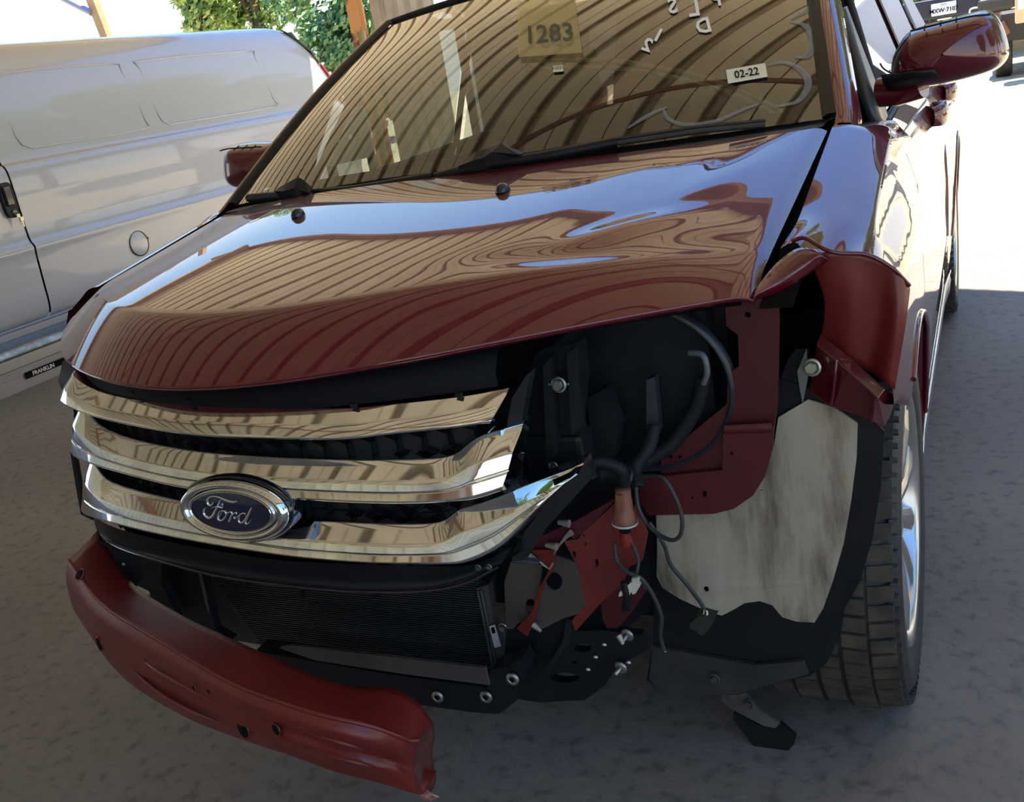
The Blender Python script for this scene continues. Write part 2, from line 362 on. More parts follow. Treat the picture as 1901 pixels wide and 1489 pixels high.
tree(at(318, 10, y=17)+V(0, 1, 0), (.9, 1.0, 1.0), 2500, .08, LM[1], 'thin leafy branch end left of the trees above the van')
tree(at(1640, 10, y=19)+V(0, 3, .5), (3.0, 1.8, 2.2), 9000, .11, LM[1], 'sunlit scrub tree seen past the front door window')
for i, (x, y, z, r_) in enumerate(((11.5, 2.5, 4.2, 2.8), (7.2, 8.6, 4.8, 2.5), (11.0, -4.5, 3.6, 2.7), (14.0, 9.5, 5, 3.4))):
    tree((x, y, z), (r_, r_, r_*.9), 8000, .16, LM[i % 3], 'leafy tree beside the yard, seen only as a green reflection in the fender', group='trees beside the yard')
for i, (x, y, z, r_) in enumerate(((-1.2, 27, 5.6, 2.8), (3.6, 24, 5.4, 2.6), (5.4, 15, 5.4, 2.3), (10.6, 15.8, 6.2, 2.7), (9.9, 25.5, 6.5, 2.9), (18.0, 20, 5.5, 2.7))):
    tree((x, y, z), (r_, r_, r_), 7000, .16, LM[(i+1) % 3], 'leafy tree beside the yard, seen only as a green reflection in the fender', group='trees beside the yard')
# ---- van
van = empty('van', (-5.4, 3.4, 0), label='white cargo van parked to the left of the red car', cat='van')
VX = -4.4
vp = [(-.10, .335), (-.045, .35), (-.012, .42), (0, .58), (.012, .74), (.02, .80), (-.008, .86), (-.008, 1.1), (-.012, 1.26), (-.035, 1.31), (-.055, 1.34), (-.10, 1.62), (-.165, 1.86), (-.24, 1.99), (-.38, 2.06), (-.75, 2.11), (-1.1, 2.12), (-1.6, 2.08), (-1.85, 1.9), (-1.95, 1.3), (-1.98, .4)]
vpc = cr([V(a, 0, z) for a, z in vp], 3)
def van_y(z): return interp([(.3, 6.5), (1.0, 6.54), (1.5, 6.48), (1.8, 6.31), (2.0, 6.12), (2.12, 6.0)], z)
def van_part(name, y0, y1, zlo, zhi, ny=12, open_=True):
    q = MB(); pr = [p for p in vpc if p.z >= zlo-1e-6 and (p.x > -.3 if zhi < 1.9 else True) and p.z <= zhi]
    rows = []
    for i in range(ny+1):
        t = i/ny; row = []
        for p in pr:
            yy = y0+(min(y1, van_y(p.z))-y0)*t if y1 > 5 else y0+(y1-y0)*t
            inx = 0
            if y1 > 5:
                e = van_y(p.z)-yy
                if e < .16: inx = .12*(1-math.sqrt(max(0, 1-(1-e/.16)**2)))
            row.append(V(VX+p.x-(inx if p.x > -1 else -inx), yy, p.z-(inx*.5 if p.z > 1.95 else 0)))
        rows.append(row)
    q.grid(rows); return q.build(name, M['van_white'], van)
tt = MB()
def vy(i, n=40): return 2.53+(6.4-2.53)*i/n
van_part('body', 2.53, 6.6, .33, 9, 60)
van_part('front_door', .95, 2.515, .33, 1.95, 10)
van_part('roof_panel', -.6, 2.53, 1.955, 9, 8)
q = MB(); q.box((VX-.06, 1.3, .30), (.05, 5.6, .05)); q.box((VX-.05, 5.2, .29), (.05, 2.3, .05)); bevel(q.build('rocker_trim', mat('grey_van_rocker', (.35, .35, .37), .5), van), .01)
q = MB(); q.box((VX-1.0, 3.0, .42), (1.75, 6.4, .14)); q.box((VX-1, 2.52, 1.2), (1.78, .02, 1.5)); q.build('underbody', M['dark_bay'], van)
rr = []
for z in (.4, .9, 1.3, 1.6, 1.85, 2.0): rr.append([V(VX-.13-.02-(.1 if z > 1.7 else 0)-t*(1.72-(.2 if z > 1.7 else 0)), van_y(z)+.01, z) for t in (0, .25, .5, .75, 1)])
q = MB(); q.grid(rr); q.build('rear_door', M['van_white'], van)
# dark D-pillar glass strip and red tail lamp, set on the rear corner
def strip(z0, z1, w, m, nm, off):
    q = MB(); rows = []
    for i in range(7):
        z = z0+(z1-z0)*i/6; xb = min((p for p in vpc if p.x > -.5), key=lambda p: abs(p.z-z)).x; yy = van_y(z)
        rows.append([V(VX+xb-.125*(k/4)**1.5+off, yy-w+(w+.012)*(k/4)+off, z) for k in range(5)])
    q.grid(rows); return solid(q.build(nm, m, van), .012, 0)
strip(1.70, 2.02, .13, M['van_dark'], 'rear_quarter_glass', .012)
strip(1.08, 1.69, .13, M['red_lens'], 'tail_lamp', .016)
# handle, lock, keys
h0 = at(14, 372, x=VX); hy, hz = h0.y, h0.z
q = MB(); pts = circ(0, 0, .048, .108, 24); pts = [(math.copysign(abs(a/.048)**.6*.048, a), math.copysign(abs(b/.108)**.6*.108, b)) for a, b in pts]
plate(pts, [], lambda a, b: V(VX+.02, hy+a, hz+b), (-.03, 0, 0), q); hd = bevel(q.build('door_handle', M['black'], van), .005)
rbox('pull_flap', M['black_gloss'], hd, (VX+.026, hy-.003, hz+.025), (.014, .058, .12), bev=.01)
q = MB(); q.lathe((VX+.018, hy+.006, hz-.075), (1, 0, 0), [(0, .014), (.012, .013), (.013, 0)], 16); q.build('lock', M['steel'], hd)
ky = empty('key', (VX+.03, hy+.008, hz-.08), label='keys hanging from the door lock of the white van', cat='keys')
q = MB(); q.tube([V(VX+.034, hy+.008+math.cos(a)*.011, hz-.088+math.sin(a)*.011) for a in [math.pi*2*i/12 for i in range(13)]], .0015, 6, False); q.build('ring', M['steel'], ky)
for dy, dz, w in ((.013, -.105, 0), (.022, -.125, .012)):
    q = MB(); plate([(-.010, .014), (.010, .014), (.010, -.006), (.004, -.010), (.004, -.045), (-.003, -.050), (-.004, -.010), (-.010, -.006)], [circ(0, .006, .003, n=8)], lambda a, b: V(VX+.034+w, hy+dy+a, hz+dz+b), (.003, 0, 0), q); q.build('blade', M['key'], ky)
f0 = at(257, 452, x=VX); q = MB()
ring = [V(VX+.009, f0.y+math.cos(a)*.088, f0.z+math.sin(a)*.088) for a in [2*math.pi*i/32 for i in range(33)]]
q.tube(ring, .0028, 6, False); q.build('fuel_door_seam', M['black'], van)
q = MB(); q.lathe((VX-.005, f0.y, f0.z), (1, 0, 0), [(0, .085), (.013, .085), (.015, .08), (.015, 0)], 32); q.build('fuel_door', M['van_white'], van)
q = MB(); q.lathe((VX+.0, f0.y+.09, f0.z+.02), (1, 0, 0), [(0, .008), (.016, .008), (.018, 0)], 10); q.build('hinge_pin', M['steel'], van)
# pressed panel outlines above the waist crease
for ya, yb in ((2.72, 3.85), (4.0, 5.4)):
    pr_ = [(ya+.08, 1.385), (yb-.08, 1.385), (yb, 1.46), (yb-.02, 1.80), (yb-.1, 1.86), (ya+.1, 1.86), (ya+.02, 1.80), (ya, 1.46)]
    xs = lambda z: interp([(1.34, -.055), (1.62, -.10), (1.86, -.165)], z)
    q = MB(); q.tube(cr([V(VX+xs(b)+.002, a, b) for a, b in pr_]+[V(VX+xs(1.385)+.002, ya+.08, 1.385)], 3), .006, 6, False); q.build('pressed_rib', M['van_white'], van)
for yy, r_ in ((5.15, .37), (1.2, .37)):
    q = MB(); q.lathe((VX-.34, yy, r_), (1, 0, 0), [(0, .2), (0, r_-.03), (.03, r_), (.22, r_), (.25, r_-.03), (.25, .2), (.2, .18), (.2, 0)], 32); q.build('wheel', M['rubber'], van)
# ---- galvanised pipe and aluminium straightedge lying beside the van
pp = lambda px, py, x: at(px, py, x=x)
a_, b_ = at(0, 664, x=-4.33), at(100, 633, x=-4.33)
zc = (a_.z+b_.z)/2
q = MB(); q.tube([V(-4.33, .2, zc), V(-4.33, 5.6, zc)], .036, 18); q.tube([V(-4.33, 1.0, zc), V(-4.5, 1.0, zc+.12)], .015, 8); q.tube([V(-4.33, 4.6, zc), V(-4.5, 4.6, zc+.12)], .015, 8)
q.build('step_tube', mat('galvanised_tube', (.30, .34, .35), .42, .7, noise_=(16, (.55, .60, .60), .45, .7)), van)
zt, zm, zb = at(0, 677, x=-4.25).z, at(0, 697, x=-4.25).z, at(0, 716, x=-4.25).z
st = empty('straightedge', (-4.3, 2.6, 0), label='long ribbed aluminium straightedge standing on edge under the van step', cat='straightedge')
q = MB(); q.box((-4.262, 2.6, (zt+zm)/2), (.02, 4.6, zt-zm)); q.box((-4.272, 2.6, (zm+0)/2), (.012, 4.6, zm)); 
for i in range(4): q.box((-4.265, 2.6, zm-.006-(zm-zb)*i/4), (.008, 4.6, .006))
bevel(q.build('rail', mat('brushed_aluminium', (.42, .39, .34), .4, .6), st), .002)
lab = at(86, 683, x=-4.255); hh = (zm-zb)*.72
rbox('label_plate', M['ink'], st, (-4.258, lab.y+.05, lab.z), (.002, .42, hh), bev=0)
text('lettering', 'FRANKLIN', M['white_ink'], st, (-4.2565, lab.y-.02, lab.z-.002), (0, 1, 0), (0, 0, 1), hh*.62, bold=.0006)
text('lettering', '40', M['white_ink'], st, (-4.2565, lab.y+.185, lab.z), (0, 1, 0), (0, 0, 1), hh*.5)
# ---- vehicles far right in the yard
tg = lambda p: terr(Vector((p.x, p.y, 0)).dot(E1), Vector((p.x, p.y, 0)).dot(E2))
YT = 13.0
truck = empty('pickup_truck', (1.3, YT+1.5, .6), label='white vehicle parked in the sunlit yard, its number plate showing above the mirror', cat='truck')
pl = at(1752, 16, y=YT); g = tg(V(1, YT, 0))
vw = mat('white_truck_paint', (.75, .76, .78), .3, 0, .6)
q = MB(); q.box((pl.x+.55, YT+2.2, pl.z+.62), (2.1, 4.0, .92), taper=.94); bevel(q.build('body', vw, truck), .08, 3)
q = MB(); q.box((pl.x+.55, YT+.12, pl.z+.01), (2.15, .24, .26)); bevel(q.build('bumper', mat('dark_blue_bumper', (.03, .035, .06), .35), truck), .03, 3)
q = MB(); q.box((pl.x+.55, YT+.3, pl.z-.20), (1.9, .3, .11)); bevel(q.build('valance', mat('dusty_brown_valance', (.26, .16, .12), .7), truck), .02)
lp = rbox('number_plate', mat('plate_white', (.8, .82, .85), .4), truck, (pl.x, YT-.012, pl.z), (.30, .012, .15), bev=.006)
text('plate_lettering', 'MXW·7107', M['ink'], lp, (pl.x, YT-.02, pl.z-.018), (1, 0, 0), (0, 0, 1), .05, bold=.0015)
text('plate_lettering', 'TEXAS', mat('plate_ink', (.3, .35, .5), .6), lp, (pl.x, YT-.02, pl.z+.052), (1, 0, 0), (0, 0, 1), .018)
q = MB(); q.tube(cr([at(1800, 26, y=YT-.1), at(1802, 17, y=YT-.12), at(1818, 14, y=YT-.12), at(1826, 20, y=YT-.1)], 4), .012, 8); q.build('tow_hook', vw, truck)
q = MB(); q.lathe((pl.x-.09*0+at(1735, 16, y=YT).x-pl.x, YT-.005, pl.z), (0, -1, 0), [(0, .035), (.01, .03), (.011, 0)], 14); q.build('round_reflector', M['alu'], truck)
hp = at(1848, 8, y=YT); rbox('muffler', mat('dark_olive_metal', (.07, .065, .05), .6), truck, (hp.x, YT+.05, hp.z), (.42, .4, .16), bev=.04)
for yy in (YT+1.2, YT+3.4):
    for xx in (pl.x-.35, pl.x+1.45):
        q = MB(); q.lathe((xx-.12, yy, g+.36), (1, 0, 0), [(0, .12), (0, .32), (.03, .36), (.21, .36), (.24, .32), (.24, .2), (.2, .18), (.2, 0)], 24); q.build('wheel', M['rubber'], truck)
# dark vehicle beyond with an orange-white crate edge
wv = empty('trailer', at(1872, 50, y=11.2), label='dark trailer end standing behind the side mirror at the right edge', cat='trailer')
c = at(1868, 42, y=11.2); gg = tg(V(c.x, 11.2, 0))
rbox('bed', mat('dark_trailer_paint', (.03, .028, .03), .7), wv, (c.x+.25, 11.7, c.z-.05), (.62, 1.2, .30), bev=.02)
for dx in (-.02, .5):
    q = MB(); q.lathe((c.x+dx-.1, 11.3, gg+.24), (1, 0, 0), [(0, .06), (0, .21), (.02, .24), (.16, .24), (.18, .21), (.18, .1), (.14, 0)], 20); q.build('wheel', M['rubber'], wv)
q = MB(); q.tube([c+V(-.05, -.1, .02), c+V(.02, -.1, -.12)], .03, 8); q.build('coupler', mat('rusty_coupler', (.22, .10, .04), .7), wv)
cp = at(1893, 12, y=10.6); bk = rbox('crate', mat('peach_white_board', (.75, .52, .36), .6), None, (cp.x+.08, 10.8, cp.z-.02), (.24, .3, .30), bev=.01)
q = MB(); q.box((cp.x+.03, 10.62, cp.z+.02), (.10, .06, .10)); bevel(q.build('label_board', mat('white_board', (.85, .85, .85), .6), bk), .004)
tag(bk, 'peach and white box at the top right edge of the yard', 'box')

# ================================================================== RED CAR
car = empty('car', (0, 1.2, 0), label='dark red car with its front bumper, headlamp and fender corner torn off', cat='car')
FH = lambda x: -.86+.72*x*x-.2*x**3            # plan curve of the bonnet's front edge
FG = lambda x: -.85+.52*x*x-.10*x**3           # plan curve of the grille bars
yR = lambda x: .05+.17*x*x+.13*x**4
def hood_z(x, y):
    s = .05-y; zc = 1.160-.080*s-.045*s*s; t = min(1.02, abs(x)/.80)
    zs = (1.150 if x > 0 else 1.118)-(.202 if x > 0 else .165)*(.22-y)
    z = zc-(zc-zs)*t**(3.4 if x > 0 else 3.0)
    # pressed power-dome edges
    for sx_ in (-1, 1):
        cx = sx_*(.30+.22*max(0, min(1, (y+.86)/.9))); d = (x-cx)*sx_
        z -= .0016/(1+math.exp(-d/.02))
    # buckles on the damaged side
    def g(cx, cy, a, sx1, sy1, ang):
        dx, dy = x-cx, y-cy; c, s2 = math.cos(ang), math.sin(ang)
        u, w = dx*c+dy*s2, -dx*s2+dy*c
        return a*math.exp(-(u/sx1)**2-(w/sy1)**2)
    z += g(.56, -.40, .006, .12, .030, .9)+g(.50, -.52, -.005, .12, .04, .35)+g(.66, -.12, .0035, .18, .05, 1.25)+g(.70, -.42, -.004, .08, .05, .6)
    return z
def hood_pt(u, v):
    """u -1..1 across, v 0 rear .. 1 lip"""
    xr, xf = .800*u, .782*u
    k = max(0, 1-abs(u))**.9
    yr, yf = yR(xr), FH(xf); w = .13
    if v <= .62: dd = (yr-(yf+w))*(v/.62); y = yr-dd; drop = 0
    else:
        a = (v-.62)/.38*math.pi/2; b_ = (v-.62)/.38; y = yf+w-w*b_; D = .048*(1-abs(u)**3)+.014; drop = D*(b_**1.35)
    x = xr+(xf-xr)*min(1, (yr-y)/(yr-yf)); y_ = y
    ez = .010*max(0, (abs(u)-.97)/.03)**2
    return V(x, y_, hood_z(x, y_)-drop-ez)
q = MB(); NU, NV = 150, 110
rows = [[hood_pt(-1+2*i/NU, j/NV) for i in range(NU+1)] for j in range(NV+1)]
lip = [p+V(0, .012, -.010) for p in rows[-1]]; lip2 = [p+V(0, .05, -.004) for p in rows[-1]]
q.grid(rows+[lip, lip2]); hood = q.build('hood', M['paint'], car)
q = MB(); q.grid([[hood_pt(-.97+1.94*i/40, j/20*.93)+V(0, .01, -.03) for i in range(41)] for j in range(21)]); q.build('hood_liner', M['black'], car)
for p in ((932, 346), (554, 402)):
    c = at(*p, y=-.17); c.z = hood_z(c.x, c.y); n = MB()
    n.grid([[c+V(math.cos(2*math.pi*k/14)*.0135*r_*(1.0), math.sin(2*math.pi*k/14)*.017*r_-.0, h) for k in range(14)] for r_, h in ((1.1, 0), (1.0, .006), (.85, .012), (.5, .016), (0, .017))], True, True)
    n.build('washer_nozzle', M['black_gloss'], car)
# ---- body sides
def side_x(z, y, s):
    x = interp([(.24, .915), (.34, .932), (.5, .944), (.7, .948), (.86, .945), (.94, .940), (1.0, .925), (1.05, .905), (1.085, .888), (1.12, .868), (1.18, .845)], z)
    x += .026*math.exp(-(y/.42)**4)*max(0, min(1, (1.0-z)/.06)) + .022*math.exp(-((y-2.825)/.45)**4)*max(0, min(1, (1.04-z)/.1))
    x -= max(0, y-3.0)**2*.10
    return s*x
belt = lambda y: interp([(.2, 1.115), (.62, 1.09), (1.5, 1.11), (3.0, 1.155), (3.8, 1.19)], y)
def arch(y, yc, r=.415, zc=.375):
    d = abs(y-yc); return zc+math.sqrt(r*r-d*d) if d < r else 0
def low(y): return max(.27, arch(y, 0), arch(y, 2.825))
def side_panel(name, ys, s, m, topf=None, lo=None):
    q = MB(); rows = []
    for y in ys:
        b = (lo or low)(y); zt = belt(y); r = []
        if topf: r += topf(y, s)
        z0 = r[-1].z if r else zt
        ncol = 22
        for k in range(1 if r else 0, ncol+1):
            z = z0+(b-z0)*(k/ncol); r.append(V(side_x(z, y, s), y, z))
        r.append(V(side_x(b, y, s)-s*.03, y, b+.002))
        rows.append(r)
    q.grid(rows); o = q.build(name, m, car); return o
def frange(a, b, n): return [a+(b-a)*i/n for i in range(n+1)]
def fender_top(y, s):
    if y <= .22:
        zs = 1.150-.202*(.22-y) if s > 0 else 1.118-.165*(.22-y); xs = .811
    else:
        t = (y-.22)/.42; xs = .811+(.862-.811)*t; zs = (1.150 if s > 0 else 1.125)+(1.105-(1.150 if s > 0 else 1.125))*t
    k = max(0, min(1, (.35-y)/.5))
    pts = [V(s*xs, y, zs-.003), V(s*(xs+.035), y, zs-.008), V(s*min(.905, xs+.075), y, zs-.022-.01*k), V(s*min(.93, xs+.11), y, zs-.052)]
    return cr(pts, 4)
def fender_low(s):
    def f(y):
        if y < -.22: return max(low(y), interp([(-.45, .78), (-.36, .77), (-.22, .70)], y))
        return low(y)
    return f
q = MB(); q.grid([[V(s_*.785, y, fender_top(y, s_)[0].z-.035), V(s_*.835, y, fender_top(y, s_)[0].z-.035)] for s_ in (1,) for y in frange(-.50, .25, 12)]); q.build('gap_shade_strip', M['ink'], car)  # black strip added under the bonnet gap so it reads as deep shade
ff = side_panel('front_fender', frange(-.40, .618, 60), 1, M['paint'], fender_top, fender_low(1))
# ripple in the crumpled front corner
for v in ff.data.vertices:
    p = v.co; k = math.exp(-((p.y+.40)/.11)**2)*max(0, min(1, (p.z-.86)/.1))
    v.co.z += k*(.014*math.sin(p.x*70)+.006); v.co.x += .010*k*math.sin(p.z*60); v.co.y -= .012*k*math.sin(p.x*45)
fl = side_panel('front_fender', frange(-.25, .618, 40), -1, M['paint'], fender_top, lambda y: max(.27, interp([(-.45, .90), (-.22, .90), (-.1, .86), (.1, .8), (.3, .74), (.42, .60), (.425, .3)], y)))
# torn front faces of the driver fender, joined to its front row
q = MB()
T = [at(1500, 476, y=-.42), at(1535, 468, y=-.43), at(1580, 466, y=-.42), at(1635, 482, y=-.41), at(1672, 508, y=-.405), at(1690, 535, y=-.385)]
Bm = [at(1530, 560, y=-.405), at(1545, 560, y=-.41), at(1582, 560, y=-.415), at(1630, 570, y=-.40), at(1664, 590, y=-.415), at(1681, 605, y=-.405)]
B2 = [at(1521, 640, y=-.385), at(1540, 652, y=-.39), at(1572, 668, y=-.40), at(1612, 690, y=-.39), at(1645, 712, y=-.41), at(1661, 724, y=-.405)]
q.grid(cgrid([T, Bm, B2], 6, 8)); solid(weld(q.build('crumpled_corner', M['paint_matte'], ff)), .0015, 1)
q = MB()
G1 = [at(1405, 532, y=-.49), at(1440, 490, y=-.43), at(1478, 462, y=-.41), at(1512, 462, y=-.42), at(1534, 476, y=-.43)]
G2 = [at(1400, 548, y=-.515), at(1445, 522, y=-.47), at(1490, 490, y=-.445), at(1520, 474, y=-.44), at(1536, 482, y=-.435)]
G3 = [at(1397, 558, y=-.51), at(1445, 545, y=-.46), at(1490, 517, y=-.44), at(1522, 494, y=-.43), at(1538, 488, y=-.42)]
q.grid(cgrid([G1, G2, G3], 6, 5)); solid(weld(q.build('torn_strip', M['paint'], ff)), .0015, 1)
# folded ridge line where the metal buckled
q = MB(); q.tube(cr([at(1470, 447, y=-.40), at(1495, 442, y=-.405), at(1530, 462, y=-.43), at(1560, 470, y=-.43), at(1610, 473, y=-.42), at(1655, 497, y=-.412), at(1688, 530, y=-.39)], 5), [.0035]*31, 8); q.build('buckled_ridge', M['paint'], ff)
# inner bracket of the torn corner
br = MB()
L1 = [at(1522, 622, y=-.40), at(1580, 668, y=-.42), at(1640, 722, y=-.41), at(1661, 735, y=-.35)]
L2 = [at(1516, 640, y=-.42), at(1576, 690, y=-.44), at(1628, 738, y=-.43), at(1650, 770, y=-.36)]
L3 = [at(1512, 680, y=-.41), at(1560, 720, y=-.43), at(1624, 752, y=-.42), at(1640, 790, y=-.37)]
L4 = [at(1504, 726, y=-.40), at(1548, 754, y=-.42), at(1616, 778, y=-.41), at(1626, 786, y=-.39)]
br.grid([L1, L2, L3, L4], False); o = bevel(solid(weld(br.build('headlamp_bracket', mat('maroon_gloss_bracket', (.085, .008, .010), .22, .2, .8), car)), .003), .003)
rib = MB(); rib.tube([at(1553, 668, y=-.432), at(1550, 700, y=-.44), at(1543, 752, y=-.43)], .003, 6); rib.build('pressed_rib', M['paint'], o)
rib = MB(); rib.tube([at(1624, 738, y=-.435), at(1622, 760, y=-.43), at(1618, 782, y=-.42)], .003, 6); rib.build('pressed_rib', M['paint'], o)
bolt('bolt', at(1508, 682, y=-.43), (-.15, -1, .1), .0085, car, mat('pale_zinc', (.5, .52, .42), .35, .7), .008)
pplate('mount_tab', mat('grey_tab', (.16, .17, .16), .6), car, [(1497, 648), (1500, 700), (1490, 750), (1484, 718), (1480, 690)], -.40, t=.004)
pplate('mount_tab', M['black'], car, [(1463, 668), (1478, 648), (1502, 648), (1496, 700), (1482, 745), (1440, 748), (1450, 700)], -.385, t=.004)
# ---- doors, rear quarter
for s in (1, -1):
    side_panel('front_door', frange(.626, 1.79, 24), s, M['paint'])
    side_panel('rear_door', frange(1.80, 2.62, 40), s, M['paint'], lo=lambda y: max(.27, arch(y, 2.825)))
    side_panel('rear_fender', frange(2.628, 3.72, 50), s, M['paint'])
    # handles
    for y0 in (1.62, 2.42):
        z = 1.000; xb = side_x(z, y0, 1); h = MB()
        h.grid([[V(s*(xb+.004+.038*math.sin(math.pi*t)**.6+c*.012), y0-.085+.19*t+sn*.0, z+.030*sn*(1+.3*math.sin(math.pi*t))) for c, sn in [(math.cos(2*math.pi*k/10), math.sin(2*math.pi*k/10)) for k in range(10)]] for t in [i/12 for i in range(13)]], True, True)
        hd = h.build('door_handle', M['paint'], car)
        h = MB(); h.ball((s*(xb+.002), y0, z), .034, 12, (.2, 1.2, 1)); h.build('handle_cup', M['black'], hd)
    q = MB(); q.grid([[V(s*(side_x(.27, y, 1)+.004-d), y, z) for d, z in ((0, .285), (-.006, .25), (0, .20), (.05, .18))] for y in frange(.40, 2.42, 10)], False); rk = q.build('rocker', mat('grey_rocker_cladding', (.10, .11, .13), .35), car)
    q = MB(); q.tube([V(s*(side_x(.27, y, 1)+.008), y, .288) for y in frange(.42, 2.42, 8)], .004, 6); q.build('chrome_strip', M['chrome'], rk)
    # tail lamp
    q = MB(); q.grid([[V(side_x(z, y, s)+s*.006, y, z) for z in frange(.96, 1.14, 6)] for y in frange(3.22, 3.66, 8)]); solid(q.build('tail_lamp', M['red_lens'], car), .01, 0)
    # arch lips
    for yc in (0, 2.825):
        if s < 0 and yc == 0: continue
        if s > 0 and yc == 0: aa = frange(math.radians(10), math.radians(118), 24)
        else: aa = frange(math.radians(8), math.radians(172), 28)
        q = MB(); q.tube([V(side_x(.375+.415*math.sin(a), yc+.415*math.cos(a), s), yc+.417*math.cos(a), .375+.417*math.sin(a)) for a in aa], .006, 6); q.build('arch_lip', M['paint'], car)
        q = MB(); q.grid([[V(s*x, yc+.43*math.cos(a), .375+.43*math.sin(a)) for x in (.62, .925)] for a in frange(math.radians(-5), math.radians(185 if not (s > 0 and yc == 0) else 120), 24)]); q.build('wheel_housing', M['black'], car)
# rear end, roof, cabin
q = MB(); q.grid(cgrid([[V(.86*u, 3.68-.05*u*u*0, .35), V(.90*u, 3.73, .6), V(.86*u, 3.70, .95), V(.80*u, 3.60, 1.15), V(.62*u, 3.30, 1.55)] for u in (-1, -.5, 0, .5, 1)], 4, 3)); q.build('tailgate', M['paint'], car)
ws_top = lambda u: V(.655*u, .965+.105*u*u, 1.588-.025*u*u)
q = MB(); q.grid(cgrid([[ws_top(u)+V(0, .01, .006) for u in (-1.03, -.6, 0, .6, 1.03)], [V(.665*u, 1.6, 1.655-.05*u*u) for u in (-1, -.6, 0, .6, 1)], [V(.66*u, 2.5, 1.66-.06*u*u) for u in (-1, -.6, 0, .6, 1)], [V(.61*u, 3.3, 1.575-.06*u*u) for u in (-1, -.6, 0, .6, 1)]], 6, 6))
solid(q.build('roof', M['paint'], car), .02)
WB = lambda u: V(.800*u, .10+.17*(u*u)+.0*u**4, 1.168-(.038 if u < 0 else .012)*u*u)
q = MB(); rows = []
for j in range(25):
    t = j/24; r = []
    for i in range(41):
        u = -1+i/20; p = WB(u).lerp(ws_top(u), t); bl = math.sin(math.pi*t)*.018+(1-u*u)*math.sin(math.pi*t)*.012
        r.append(p+V(0, -bl*.5, bl))
    rows.append(r)
q.grid(rows); ws = q.build('windshield', M['glass_ws'], car)
WS = lambda u, t: (lambda p, bl: p+V(0, -bl*.5, bl))(WB(u).lerp(ws_top(u), t), math.sin(math.pi*t)*.018+(1-u*u)*math.sin(math.pi*t)*.012)
q = MB(); q.tube([WS(i/15-1, 1)+V(0, .004, .002) for i in range(31)], .010, 8); q.build('top_seal', M['black'], ws)
for s in (1, -1):
    ed = [WS(s, j/20) for j in range(21)]
    q = MB(); q.grid([[p+V(-s*.016, -.003, .004), p+V(-s*.004, -.004, .010), p+V(s*.012, -.002, .010)] for p in ed]); q.build('side_seal', M['black'], ws)
    q = MB(); q.grid([[p+V(s*.012, -.002, .008), p+V(s*.022, .004, .012), p+V(s*.040, .02, .008), p+V(s*.056, .05, -.012), p+V(s*.050, .08, -.05)] for p in [WB(s)+V(s*.0, -.04, -.02)]+ed]); q.build('a_pillar', M['paint'], car)
    # side glass and frames (plane leaning inwards)
    def sp(y, t): zb = belt(y)-.008; return V(s*(.862+(.700-.862)*t), y, zb+(1.565-zb)*t)
    def pl_(t): p = ed[min(20, max(0, int(t*20)))]; return p.y
    q = MB(); A, B_ = [], []
    q.grid([[sp(.74+.42*t, t), sp(1.2, t), sp(1.72, t)] for t in frange(0, .93, 8)]); q.build('front_window', M['glass_side'], car)
    q = MB(); q.grid([[sp(1.82, t), sp(2.2, t), sp(2.62, t)] for t in frange(0, .93, 8)]); q.build('rear_window', M['glass_side'], car)
    q = MB(); q.grid([[sp(2.70, t), sp(3.0, t), sp(3.35-.25*t, t)] for t in frange(0, .9, 6)]); q.build('quarter_window', M['van_dark'], car)
    fr = MB()
    fr.tube([sp(.70+.44*t, t)+V(s*.004, 0, 0) for t in frange(0, .97, 8)], .014, 6)
    fr.grid([[sp(1.74, t)+V(s*.006, 0, 0), sp(1.80, t)+V(s*.006, 0, 0)] for t in frange(0, .97, 6)]); fr.grid([[sp(2.63, t)+V(s*.006, 0, 0), sp(2.70, t)+V(s*.006, 0, 0)] for t in frange(0, .97, 6)])
    fr.tube([sp(y, -.01)+V(s*.006, 0, 0) for y in frange(.5, 3.4, 10)], .010, 6); fr.tube([sp(y, .97) for y in frange(1.12, 3.1, 10)], .022, 6)
    fr.build('window_frame', M['black'], car)
    # sail panel carrying the mirror
    q = MB(); q.grid([[V(s*.868, .50, 1.095), V(s*.866, .60, 1.095), V(s*.864, .72, 1.100)], [V(s*.838, .55, 1.17), V(s*.836, .63, 1.19), V(s*.832, .74, 1.20)], [V(s*.80, .66, 1.29), V(s*.797, .72, 1.30), V(s*.795, .79, 1.30)], [V(s*.775, .76, 1.36), V(s*.773, .79, 1.365), V(s*.772, .82, 1.365)]], True); solid(q.build('sail_panel', mat('satin_black_plastic', (.03, .04, .045), .35), car), .02, 0)
# ---- cabin seen through the glass
def fl_(n_, c, d, m, **k): return rbox(n_, m, car, c, d, **k)
q = MB(); q.grid(cgrid([[V(.76*u, .26+.06*u*u-.08*(1-u*u), 1.128) for u in (-1, -.5, 0, .5, 1)], [V(.76*u, .55, 1.125+.01*(1-u*u)) for u in (-1, -.5, 0, .5, 1)], [V(.76*u, .78, 1.10) for u in (-1, -.5, 0, .5, 1)], [V(.76*u, .84, 1.02) for u in (-1, -.5, 0, .5, 1)], [V(.76*u, .80, .70) for u in (-1, -.5, 0, .5, 1)]], 4, 4)); dsh = q.build('dashboard', M['dash'], car)
q = MB(); q.grid([[V(.37+.17*u, .82, 1.02), V(.37+.17*u, .74, 1.08), V(.37+.16*u, .66, 1.115)] for u in (-1, -.5, 0, .5, 1)]); q.build('instrument_hood', M['dash'], dsh)
q = MB(); c = V(.37, 1.06, .985); R = rotm(math.radians(-62)); 
q.tube([c+R @ V(math.cos(a)*.185, math.sin(a)*.185, 0) for a in [2*math.pi*i/32 for i in range(33)]], .015, 8, False)
